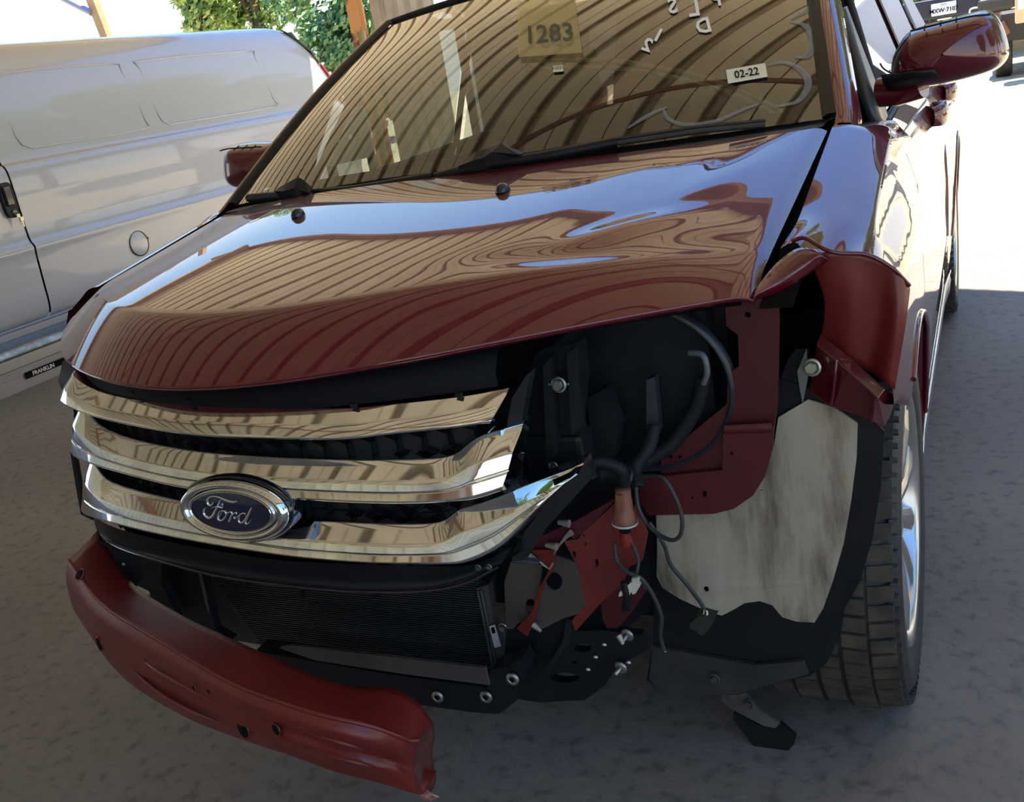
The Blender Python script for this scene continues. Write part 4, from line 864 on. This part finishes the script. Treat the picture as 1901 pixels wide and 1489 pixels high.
pplate('barcode', M['ink'], pl2, [(911, 1166), (917, 1164), (920, 1175), (914, 1177)], -.5065, t=.0006)
bolt('washer', at(934, 1165, y=-.51), (0, -1, 0), .006, rad)
q = MB(); q.tube(cr([at(515, 1216, y=-.53), at(540, 1215, y=-.54), at(556, 1222, y=-.54), at(565, 1232, y=-.53)], 5), .0035, 6); q.build('drain_hose', M['wire'], rad)
for px in (456, 560, 695): rbox('clip_tab', M['black'], rad, at(px, 1100 if px > 500 else 1078, y=-.50), (.008, .012, .022), bev=.002)
# lower crossmember
cm = pplate('lower_crossmember', M['black'], car, [(470, 1212), (500, 1214), (585, 1228), (740, 1254), (905, 1276), (912, 1245), (945, 1238), (962, 1228), (975, 1250), (960, 1300), (925, 1325), (880, 1322), (780, 1308), (690, 1290), (560, 1250)], -.60, t=.05)
bevel(cm, .004)
for px, py in ((813, 1293), (903, 1293), (952, 1260)):
    p = at(px, py, y=-.604); q = MB(); q.lathe(p, (0, -1, 0), [(0, .0125), (.004, .012), (.005, .006), (-.001, .005), (-.001, 0)], 20); q.build('washer', M['steel'], car)
    q = MB(); q.lathe(p+V(0, -.0045, 0), (0, -1, 0), [(0, .0055), (.0004, 0)], 14); q.build('washer_hole', M['ink'], car)
# dark backing mass in place of the bay's shaded depth, and supports
q = MB(); q.box((.10, -.05, .62), (1.1, .5, .66)); q.box((.13, -.36, .80), (1.1, .1, .34)); q.build('bay_backing', M['dark_bay'], car)
pplate('bay_wall', M['dark_bay'], car, [(930, 690), (1000, 655), (1200, 605), (1345, 570), (1350, 900), (1225, 960), (1215, 1120), (1130, 1200), (1060, 1180), (930, 1060)], -.36, t=.02)
pplate('radiator_support', M['black'], car, [(985, 690), (992, 660), (1075, 635), (1082, 700), (1075, 790), (1088, 850), (1060, 858), (1000, 880), (960, 900), (955, 840)], -.60, t=.03)
pplate('support_rib', M['dark_bay'], car, [(1008, 680), (1020, 665), (1030, 850), (1014, 862)], -.63, t=.03)
pplate('support_rib', M['dark_bay'], car, [(1052, 655), (1064, 648), (1072, 800), (1060, 808)], -.62, t=.03)
bolt('bolt', at(1038, 714, y=-.635), (-.1, -1, .1), .0075, car)
q = MB(); q.tube([at(1018, 714, y=-.632), at(1056, 713, y=-.632)], .002, 6); q.build('clip_wire', mat('teal_clip', (.05, .18, .16), .5), car)
rbox('relay_box', M['black'], car, at(1040, 835, y=-.58), (.10, .06, .07), bev=.008)
bolt('bolt', at(1028, 866, y=-.62), (-.1, -1, .1), .005, car)
# lamp bucket: dark hollow shells with a duct edge
q = MB(); C_ = at(1185, 720, y=-.44)
q.grid([[C_+V(math.cos(a)*.16*f, d, math.sin(a)*.145*f) for a in frange(0, 2*math.pi, 40)] for f, d in ((1.05, 0), (1.0, -.02), (.94, 0), (.85, .05), (.5, .09), (.02, .1))]); q.build('lamp_bucket', mat('blue_black_plastic', (.012, .018, .026), .35), car)
q = MB(); q.tube(cr([at(1280, 655, y=-.47), at(1305, 660, y=-.48), at(1313, 690, y=-.48), at(1306, 712, y=-.47)], 5), .005, 8); q.build('lamp_wire', mat('grey_wire', (.12, .14, .15), .4), car)
q = MB(); q.tube(cr([at(1306, 700, y=-.46), at(1290, 760, y=-.46), at(1240, 830, y=-.47), at(1160, 870, y=-.50), at(1110, 880, y=-.53)], 6), .013, 10)
q.build('coolant_hose', M['dark_bay'], car)
def corr_tube(nm, pts, r, m):
    P_ = cr(pts, 10); q = MB(); q.tube(P_, [r*(1.12 if i % 2 else .92) for i in range(len(P_))], 10); return q.build(nm, m, car)
corr_tube('corrugated_loom', [at(1215, 790, y=-.49), at(1205, 830, y=-.51), at(1180, 870, y=-.53), at(1185, 905, y=-.55)], .011, M['dark_bay'])
corr_tube('corrugated_loom', [at(1060, 870, y=-.60), at(1110, 858, y=-.58), at(1150, 870, y=-.57), at(1160, 900, y=-.56)], .010, M['dark_bay'])
pplate('bay_bracket', M['dark_bay'], car, [(1090, 740), (1125, 720), (1150, 790), (1140, 850), (1100, 850)], -.50, t=.03)
pplate('bay_bracket', mat('slate_bracket', (.03, .036, .042), .5), car, [(1200, 705), (1215, 700), (1225, 800), (1212, 830), (1200, 820)], -.47, t=.02)
# ---- driver-side inner fender panels (red)
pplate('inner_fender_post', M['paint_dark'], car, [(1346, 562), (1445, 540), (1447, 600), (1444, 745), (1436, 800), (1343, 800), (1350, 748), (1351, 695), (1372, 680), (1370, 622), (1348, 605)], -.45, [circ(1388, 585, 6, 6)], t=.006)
M['bay_red'] = mat('inner_bay_red', (.095, .010, .013), .45, .05, .2, 1.45, .3, noise_=(7, (.065, .008, .011), .35, .7))
pplate('inner_fender_apron', M['bay_red'], car, [(1343, 797), (1437, 790), (1434, 835), (1420, 885), (1398, 920), (1362, 945), (1325, 954), (1218, 956), (1226, 885), (1341, 873)], -.462, [circ(1358, 842, 3), circ(1308, 917, 5, 6), circ(1285, 924, 2.5)], t=.006)
q = MB(); q.grid([[at(1345, 790, y=-.468), at(1434, 785, y=-.468)], [at(1344, 800, y=-.474), at(1433, 797, y=-.474)], [at(1343, 806, y=-.463), at(1432, 804, y=-.463)]]); q.build('pressed_step', M['bay_red'], car)
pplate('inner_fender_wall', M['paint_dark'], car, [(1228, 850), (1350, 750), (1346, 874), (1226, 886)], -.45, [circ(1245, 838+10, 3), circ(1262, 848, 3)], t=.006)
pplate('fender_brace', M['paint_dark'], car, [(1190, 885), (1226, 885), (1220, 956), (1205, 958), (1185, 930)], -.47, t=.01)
# ---- torn rail
def rp_(nm, pts, y, m, holes=(), t=.005): return pplate(nm, m, car, [(940+a/4.963, 900+b/4.963) for a, b in pts], y, [circ(940+a/4.963, 900+b/4.963, rx/4.963, rz/4.963) for a, b, rx, rz in holes], t)
rp_('rail_flange', [(700, 450), (1000, 170), (1190, 200), (1300, 450), (1250, 700), (1130, 760), (1080, 900), (870, 1090), (640, 1350), (600, 1260), (720, 1110), (640, 720), (530, 520), (660, 500)], lambda a, b: -.545+.0003*(a-1100), M['paint_matte'], [(622, 645, 20, 36), (832, 720, 19, 38), (730, 545, 8, 20), (716, 465, 7, 12)])
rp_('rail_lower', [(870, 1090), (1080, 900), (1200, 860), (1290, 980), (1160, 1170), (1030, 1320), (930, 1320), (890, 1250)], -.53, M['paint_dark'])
rp_('rail_end_plate', [(450, 650), (640, 720), (720, 1110), (660, 1190), (520, 1235), (330, 1330), (255, 1250), (300, 1000), (400, 760)], -.555, M['beige_bay'], [(437, 890, 80, 84)])
rp_('crash_box', [(40, 715), (330, 740), (300, 1000), (270, 1200), (150, 1240), (60, 1330), (0, 1330), (-20, 900)], -.548, M['beige_bay'], [(222, 1120, 50, 70)])
rp_('torn_metal_strip', [(430, 680), (445, 770), (352, 900), (305, 1060), (262, 1240), (240, 1310), (190, 1400), (95, 1322), (180, 1235), (232, 1180), (275, 1050), (300, 960), (372, 830)], -.572, M['paint_matte'])
rp_('torn_metal_flap', [(215, 600), (430, 600), (575, 440), (610, 455), (530, 520), (450, 640), (440, 700), (400, 780), (330, 735), (290, 670)], -.575, M['paint_matte'])
rp_('rail_top', [(150, 590), (330, 470), (640, 330), (1000, 130), (970, 180), (700, 450), (620, 500), (560, 430), (430, 600), (220, 600)], lambda a, b: -.565, mat('maroon_sheet', (.085, .012, .018), .45, .1))
tm = mat('torn_bare_metal', (.40, .36, .30), .5, .5)
q = MB(); q.tube([at(940+a/4.963, 900+b/4.963, y=-.578) for a, b in ((600, 440), (560, 470), (510, 530), (470, 570), (440, 640))], [.006, .004, .002, .0015, .001], 6); q.tube([at(940+a/4.963, 900+b/4.963, y=-.578) for a, b in ((300, 700), (350, 745), (400, 775), (430, 720))], .0022, 6); q.build('bare_metal_tear', tm, car)
for a, b in ((415, 555), (530, 345)):
    q = MB(); q.tube([at(940+(a-50)/4.963, 900+b/4.963, y=-.58), at(940+(a+50)/4.963, 900+(b+14)/4.963, y=-.582)], [.004, .007], 8); q.build('stud', tm, car)
for a, b, c, d in ((215, 655, 290, 705), (250, 1290, 320, 1350), (1035, 1385, 1075, 1470)):
    q = MB(); q.tube([at(940+a/4.963, 900+b/4.963, y=-.58), at(940+c/4.963, 900+d/4.963, y=-.585)], [.006, .003], 8); q.build('stud', tm, car)
# bolts with washers pointing at the viewer
for px, py in ((1165, 1178), (1153, 1238)):
    p = at(px, py, y=-.53); q = MB(); q.lathe(p, (-.2, -1, -.1), [(0, .012), (.002, .0125), (.004, .011), (.005, .005)], 20); q.lathe(p, (-.2, -1, -.1), [(.004, .0045), (.02, .0042), (.022, .002), (.022, 0)], 10); q.build('stud_washer', M['steel'], car)
for px, py in ((1122, 1197), (1106, 1220), (1092, 1243), (1167, 1230)):
    q = MB(); q.ball(at(px, py, y=-.545), .0035, 8, (1.3, .6, .8)); q.build('paint_chip', mat('pale_chip', (.6, .6, .55), .6), car)
# corner bracket, black
pplate('corner_bracket', M['black'], car, [(940, 1168), (1000, 1165), (1052, 1148), (1068, 1172), (1120, 1170), (1190, 1180), (1205, 1205), (1150, 1235), (1120, 1275), (1085, 1300), (1000, 1304), (960, 1298), (935, 1240)], -.52, [circ(1081, 1203, 17, 8), circ(1048, 1258, 28, 9), circ(1066, 1230, 5, 3)], t=.02)
pplate('bracket_web', M['dark_bay'], car, [(1052, 1148), (1062, 1152), (1060, 1185), (1020, 1250), (1012, 1246), (1045, 1190)], -.55, t=.03)
# left side brackets behind the beam
pplate('hook_bracket', M['black'], car, [(248, 1020), (300, 1030), (300, 1085), (312, 1110), (325, 1135), (318, 1150), (302, 1150), (290, 1128), (276, 1097), (250, 1085)], -.60, t=.02)
pplate('support_post', M['black'], car, [(285, 1022), (372, 1040), (400, 1170), (430, 1188), (420, 1200), (345, 1165), (322, 1150), (312, 1112), (300, 1090), (290, 1085)], -.56, t=.02)
pplate('hinge_bracket', mat('rusty_dark_red', (.09, .02, .02), .6), car, [(266, 1108), (276, 1107), (290, 1130), (302, 1142), (300, 1147), (268, 1130)], -.58, t=.01)
bolt('bolt', at(332, 1134, y=-.585), (0, -1, .1), .008, car, M['dark_bay'])
bolt('bolt', at(288, 1088, y=-.57), (0, -1, .1), .007, car, M['dark_bay'])
q = MB(); q.tube([at(368, 1050, y=-.57), at(384, 1120, y=-.56), at(402, 1180, y=-.55)], .0035, 6); q.build('support_edge', M['beige_bay'], car)
# ---- lamp socket, bulb, wires
sk = empty('lamp_socket', at(1160, 940, y=-.57)); sk.parent = car; sk.matrix_parent_inverse = world_of(car).inverted(); sk['label'] = 'orange-brown turn signal socket with amber bulb'
a, b = at(1156, 908, y=-.575), at(1160, 972, y=-.575); ax = (b-a).normalized(); L = (b-a).length
q = MB(); q.lathe(a, ax, [(0, 0), (0, .013), (L*.3, .0135), (L*.31, .0145), (L*.62, .0145), (L*.66, .017), (L*.9, .018), (L*.95, .0185)], 20); q.build('socket_body', M['orange_plastic'], sk)
q = MB(); q.lathe(a, ax, [(L*.93, .0215), (L*.99, .0215), (L, .018), (L*1.01, .01)], 24); q.build('seal_ring', mat('white_ring', (.6, .6, .56), .5), sk)
rbox('latch', M['orange_plastic'], sk, a+ax*L*.28+V(0, -.016, 0), (.012, .006, .03), bev=.001)
q = MB(); q.lathe(a, ax, [(L*1.0, .010), (L*1.22, .010), (L*1.25, .008)], 14); q.build('bulb_base', M['black'], sk)
q = MB(); q.lathe(a, ax, [(L*1.22, .007), (L*1.45, .0095), (L*1.62, .0095), (L*1.72, .005), (L*1.74, 0)], 16); q.build('bulb', M['bulb'], sk)
def wire(pts, r=.0032, m=None): q = MB(); q.tube(cr([at(*p[:2], y=p[2]) for p in pts], 6), r, 8); q.build('wire', m or M['wire'], car)
wire([(1152, 912, -.56), (1148, 888, -.54), (1120, 880, -.53), (1090, 890, -.53)]); wire([(1165, 908, -.56), (1172, 878, -.55), (1160, 862, -.52)])
wire([(1186, 884, -.56), (1228, 886, -.585), (1252, 920, -.59), (1266, 962, -.59), (1262, 995, -.59), (1242, 1002, -.585), (1208, 980, -.57), (1186, 945, -.56), (1180, 900, -.55)], .0034)
wire([(1205, 970, -.57), (1232, 1010, -.56), (1245, 1048, -.55), (1275, 1085, -.54), (1300, 1118, -.53), (1310, 1138, -.53)], .0036)
wire([(1141, 1008, -.575), (1145, 1040, -.58), (1165, 1062, -.59), (1190, 1074, -.59), (1212, 1105, -.58), (1228, 1145, -.57), (1226, 1180, -.565), (1233, 1208, -.56)], .0036)
wire([(1170, 1000, -.57), (1185, 1040, -.57), (1180, 1070, -.58)], .003)
wire([(1159, 1080, -.59), (1164, 1105, -.59), (1162, 1130, -.58)], .008, M['black'])
wire([(1312, 1134, -.54), (1313, 1140, -.54), (1309, 1146, -.54)], .0016, mat('white_wire', (.8, .8, .75), .5)); wire([(1307, 1133, -.54), (1306, 1140, -.54), (1304, 1146, -.54)], .0014, mat('yellow_wire', (.55, .42, .12), .5))
wire([(1232, 1205, -.56), (1235, 1210, -.56)], .0018, mat('white_tip', (.8, .8, .75), .5))
cn = pplate('black_connector', mat('dark_green_plug', (.02, .028, .022), .5), car, [(1280, 1158), (1297, 1144), (1326, 1152), (1316, 1170), (1303, 1180), (1281, 1166)], -.55, t=.03)
cw = pplate('white_connector', M['ivory'], car, [(1166, 1086), (1174, 1080), (1180, 1074), (1186, 1076), (1187, 1090), (1180, 1102), (1174, 1104), (1172, 1098), (1166, 1112), (1156, 1106), (1148, 1108), (1150, 1100), (1160, 1094)], -.595, t=.012)
pplate('connector_latch', mat('pale_green_latch', (.45, .52, .40), .5), cw, [(1172, 1075), (1185, 1073), (1186, 1079), (1175, 1081)], -.60, t=.006)
# ---- wheel well liner and splash shield
def liner_mat():
    m = bpy.data.materials.new('stained_white_liner'); m.use_nodes = True; n = m.node_tree; b = n.nodes['Principled BSDF']; b.inputs['Roughness'].default_value = .75
    t = n.nodes.new('ShaderNodeTexCoord'); mp = n.nodes.new('ShaderNodeMapping'); mp.inputs['Scale'].default_value = (17, 8, 3.2); n.links.new(t.outputs['Object'], mp.inputs[0])
    q = n.nodes.new('ShaderNodeTexNoise'); q.inputs['Scale'].default_value = 1; q.inputs['Detail'].default_value = 8; q.inputs['Roughness'].default_value = .62; n.links.new(mp.outputs[0], q.inputs[0])
    r = n.nodes.new('ShaderNodeValToRGB'); ramp(r, [(.30, (.06, .045, .03)), (.41, (.22, .185, .13)), (.52, (.36, .32, .235)), (.7, (.42, .385, .30))]); n.links.new(q.outputs['Fac'], r.inputs[0]); n.links.new(r.outputs[0], b.inputs['Base Color']); return m
LO = [(1398, 920), (1420, 885), (1436, 830), (1445, 775), (1500, 742), (1548, 756), (1592, 786), (1590, 850), (1580, 930), (1566, 1010), (1546, 1080), (1528, 1130), (1512, 1156), (1478, 1154), (1452, 1146), (1434, 1124), (1410, 1116), (1382, 1120), (1362, 1132), (1340, 1143), (1310, 1134), (1262, 1112), (1230, 1092), (1219, 1070), (1220, 1010), (1218, 957), (1325, 954), (1362, 945)]
pplate('wheel_liner', liner_mat(), car, LO, lambda a, b: -.402+.00004*max(0, a-1330), [circ(1311, 1094, 5, 5.5), circ(1414, 910, 1.6)], t=.004)
pplate('liner_back', M['black'], car, [(1340, 820), (1440, 700), (1500, 720), (1600, 760), (1642, 800), (1636, 900), (1620, 1000), (1596, 1080), (1568, 1130), (1560, 1180), (1535, 1230), (1505, 1255), (1440, 1268), (1370, 1290), (1300, 1292), (1230, 1285), (1200, 1262), (1212, 1200), (1215, 1070), (1225, 960), (1320, 950)], lambda a, b: -.388, t=.003)
pplate('splash_shield', mat('dusty_black_shield', (.02, .022, .022), .55, noise_=(9, (.045, .042, .036), .45, .75)), car, [(1212, 1200), (1290, 1215), (1400, 1235), (1490, 1228), (1500, 1252), (1440, 1268), (1370, 1288), (1300, 1293), (1230, 1285), (1205, 1262)], -.40, t=.01)
bolt('bolt', at(1327, 1259, y=-.412), (-.1, -1, -.1), .006, car, M['beige_bay'])
# hanging bracket
hb = pplate('hanging_bracket', mat('dirty_grey_bracket', (.13, .12, .10), .6, .2, noise_=(14, (.07, .06, .05), .4, .7)), car, [(1337, 1300), (1342, 1288), (1372, 1278), (1382, 1284), (1408, 1318), (1448, 1342), (1440, 1352), (1418, 1348), (1360, 1318)], -.30, [circ(1391, 1306, 5, 5)], t=.006)
bolt('bracket_bolt', at(1391, 1307, y=-.308), (-.2, -1, .2), .006, hb, M['beige_bay'])
pplate('rubber_flap', M['black'], hb, [(1440, 1352), (1448, 1342), (1478, 1368), (1474, 1382), (1450, 1408), (1434, 1412), (1416, 1402), (1395, 1380), (1360, 1335), (1362, 1322), (1418, 1350)], -.295, t=.01)
# ---- windscreen markings
def on_glass(px, py):
    d = _fw+_r*((px-950.5)/FPX)-_u*((py-744.5)/FPX); best = None
    for i in range(61):
        for j in range(41):
            u, t = -1+i/30, j/40; p = WS(u, t); w = p-CAM; s_ = w.dot(d)/d.dot(d); e = (w-d*s_).length/s_
            if best is None or e < best[0]: best = (e, u, t)
    e, u, t = best; du = dt = .0125
    for _ in range(40):
        for uu, tt_ in ((u+du, t), (u-du, t), (u, t+dt), (u, t-dt)):
            w = WS(uu, tt_)-CAM; s_ = w.dot(d)/d.dot(d); ee = (w-d*s_).length/s_
            if ee < e: e, u, t = ee, uu, tt_
        du *= .85; dt *= .85
    return WS(u, t), (WS(u+.01, t)-WS(u-.01, t)).normalized(), (WS(u, t+.01)-WS(u, t-.01)).normalized()
def px_frame(px, py, rot=0, k=8):
    c, s_ = math.cos(rot), math.sin(rot)
    p = on_glass(px, py)[0]; a = on_glass(px+k*c, py-k*s_)[0]-on_glass(px-k*c, py+k*s_)[0]; b = on_glass(px-k*s_, py-k*c)[0]-on_glass(px+k*s_, py+k*c)[0]
    a /= 2*k; b /= 2*k; return p, a, b, a.cross(b).normalized()
def glass_text(nm, body, px, py, size, m, mirror=False, par=None, dz=.003, rot=0, bold=0):
    p, a, b, n = px_frame(px, py, rot)
    cu = bpy.data.curves.new(nm, 'FONT'); cu.body = body; cu.size = size/.7; cu.offset = bold; cu.align_x = 'CENTER'; cu.align_y = 'CENTER'; cu.resolution_u = 2
    o = bpy.data.objects.new(nm, cu); COL.objects.link(o); dg = bpy.context.evaluated_depsgraph_get(); me = bpy.data.meshes.new_from_object(o.evaluated_get(dg)); bpy.data.objects.remove(o)
    if mirror: a = -a
    me.transform(Matrix(((a.x, b.x, n.x, p.x+n.x*dz), (a.y, b.y, n.y, p.y+n.y*dz), (a.z, b.z, n.z, p.z+n.z*dz), (0, 0, 0, 1)))); me.materials.clear(); me.materials.append(m)
    o = bpy.data.objects.new(nm, me); COL.objects.link(o); o.parent = par or ws; o.matrix_parent_inverse = world_of(par or ws).inverted(); return o
def glass_patch(nm, px, py, w, h, m, dz=.002, rot=0):
    p, a, b, n = px_frame(px, py, rot); q = MB(); p = p+n*dz
    q.add([p-a*w/2-b*h/2, p+a*w/2-b*h/2, p+a*w/2+b*h/2, p-a*w/2+b*h/2], [(0, 1, 2, 3)]); return q.build(nm, m, ws)
sheetm = glass('yellowed_translucent_paper', (.9, .86, .7), 1.0); 
bs_ = sheetm.node_tree; df = bs_.nodes.new('ShaderNodeBsdfDiffuse'); df.inputs[0].default_value = (.9, .78, .40, 1); mx = [n for n in bs_.nodes if n.type == 'MIX_SHADER'][0]; bs_.links.new(df.outputs[0], mx.inputs[2])
for l in list(mx.inputs[0].links): bs_.links.remove(l)
mx.inputs[0].default_value = .34
glass_patch('paper_sheet', 1017, 50, 112, 104, sheetm, .004, math.radians(5))
glass_text('sheet_number', '1283', 1020, 68, 33, mat('olive_ink', (.10, .09, .05), .8), dz=.007, rot=math.radians(4), bold=.8)
D_ = math.radians
glass_patch('date_sticker', 1386, 139, 74, 26, M['sticker'], .004, D_(10)); glass_text('sticker_date', '02-22', 1386, 140, 14, M['ink'], dz=.006, rot=D_(10), bold=.3)
glass_patch('barcode_sticker', 1037, 130, 19, 12, M['sticker'], .004, D_(6)); glass_text('sticker_code', '10031', 1037, 130, 6, M['ink'], dz=.006, rot=D_(6))
for body, x_, y_, h_, r_ in (('S', 1249, 14, 27, 8), ('L', 1289, 18, 30, 10), ('P', 1330, 2, 24, 10), ('D', 1306, 51, 27, 14), ('1', 1222, 68, 24, -28), ('2', 1202, 86, 24, -18)):
    glass_text('marker_letter', body, x_, y_, h_, M['white_ink'], True, rot=D_(r_), bold=1.0)
smear = glass('smeared_marker', (.75, .78, .8), 1.0); b_ = smear.node_tree; df = b_.nodes.new('ShaderNodeBsdfDiffuse'); df.inputs[0].default_value = (.6, .63, .66, 1); mx = [n for n in b_.nodes if n.type == 'MIX_SHADER'][0]; b_.links.new(df.outputs[0], mx.inputs[2])
for l in list(mx.inputs[0].links): b_.links.remove(l)
mx.inputs[0].default_value = .24
def swipe(pts, w):
    P_ = [on_glass(a, b) for a, b in pts]; C_ = cr([p+r.cross(u).normalized()*.0025 for p, r, u in P_], 6); q = MB(); rows = []
    nr = P_[0][1].cross(P_[0][2]).normalized()
    for i, p in enumerate(C_):
        t = (C_[min(i+1, len(C_)-1)]-C_[max(0, i-1)]).normalized(); s_ = nr.cross(t); k = math.sin(math.pi*(i+.6)/(len(C_)+.2))**.6; rows.append([p-s_*w*k, p+s_*w*k])
    q.grid(rows); q.build('marker_smear', smear, ws)
swipe([(1165, 240), (1190, 224), (1215, 210), (1240, 200)], .006); swipe([(1232, 204), (1240, 222), (1275, 233), (1330, 226), (1380, 205), (1420, 190)], .006)
swipe([(1425, 122), (1460, 118), (1490, 135), (1500, 160), (1480, 190), (1435, 200)], .008); swipe([(1465, 40), (1495, 50), (1510, 75), (1500, 105), (1475, 108)], .009); swipe([(1515, -5), (1500, 18), (1470, 36)], .008)
# cream double strip following the inside of the glass
cs = empty('cream_double_strip', (.4, .5, 1.13)); cs.parent = car; cs.matrix_parent_inverse = world_of(car).inverted(); cs['label'] = 'long cream double strip close behind the windshield'
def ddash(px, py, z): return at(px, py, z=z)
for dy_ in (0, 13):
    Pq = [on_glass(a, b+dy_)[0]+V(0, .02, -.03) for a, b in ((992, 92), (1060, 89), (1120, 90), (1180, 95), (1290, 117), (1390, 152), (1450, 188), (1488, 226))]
    q = MB(); q.tube(cr(Pq, 6), .0052, 8); q.build('strip', M['cream_tube'], cs)
# white drilled panel and yellow pole on the far side, seen through the cabin
wp = empty('drilled_panel', (-2.2, 2.6, 0), label='white panel with round holes seen through the far side window of the red car', cat='panel')
Y_ = 2.6
o = pplate('sheet', mat('pale_green_white_sheet', (.62, .74, .66), .5), wp, [(598, 312), (603, 280), (614, 245), (650, 205), (672, 195), (682, 230), (694, 290)], Y_, [circ(617, 252, 3.5, 4.5), circ(629, 262, 3, 4), circ(645, 230, 2.6, 3.6), circ(655, 224, 2.6, 3.6), circ(650, 254, 4, 6)], t=.02)
q = MB(); b0 = at(615, 306, y=Y_+.06); b1 = at(690, 288, y=Y_+.06); q.box((b0.x, b0.y, b0.z/2+.0), (.04, .04, b0.z)); q.box((b1.x, b1.y, b1.z/2), (.04, .04, b1.z)); q.build('stand', M['alu'], wp)
yp = empty('pole', (-1.9, 2.9, 0), label='pale yellow pole leaning beside the white drilled panel behind the far window', cat='pole')
q = MB(); a_ = at(690, 165, y=3.0); b_ = at(712, 286, y=3.0); d_ = (b_-a_)/(a_.z-b_.z); q.tube([a_-d_*.3, b_+d_*b_.z], .022, 10); q.build('shaft', mat('yellow_wood', (.70, .60, .30), .6), yp)
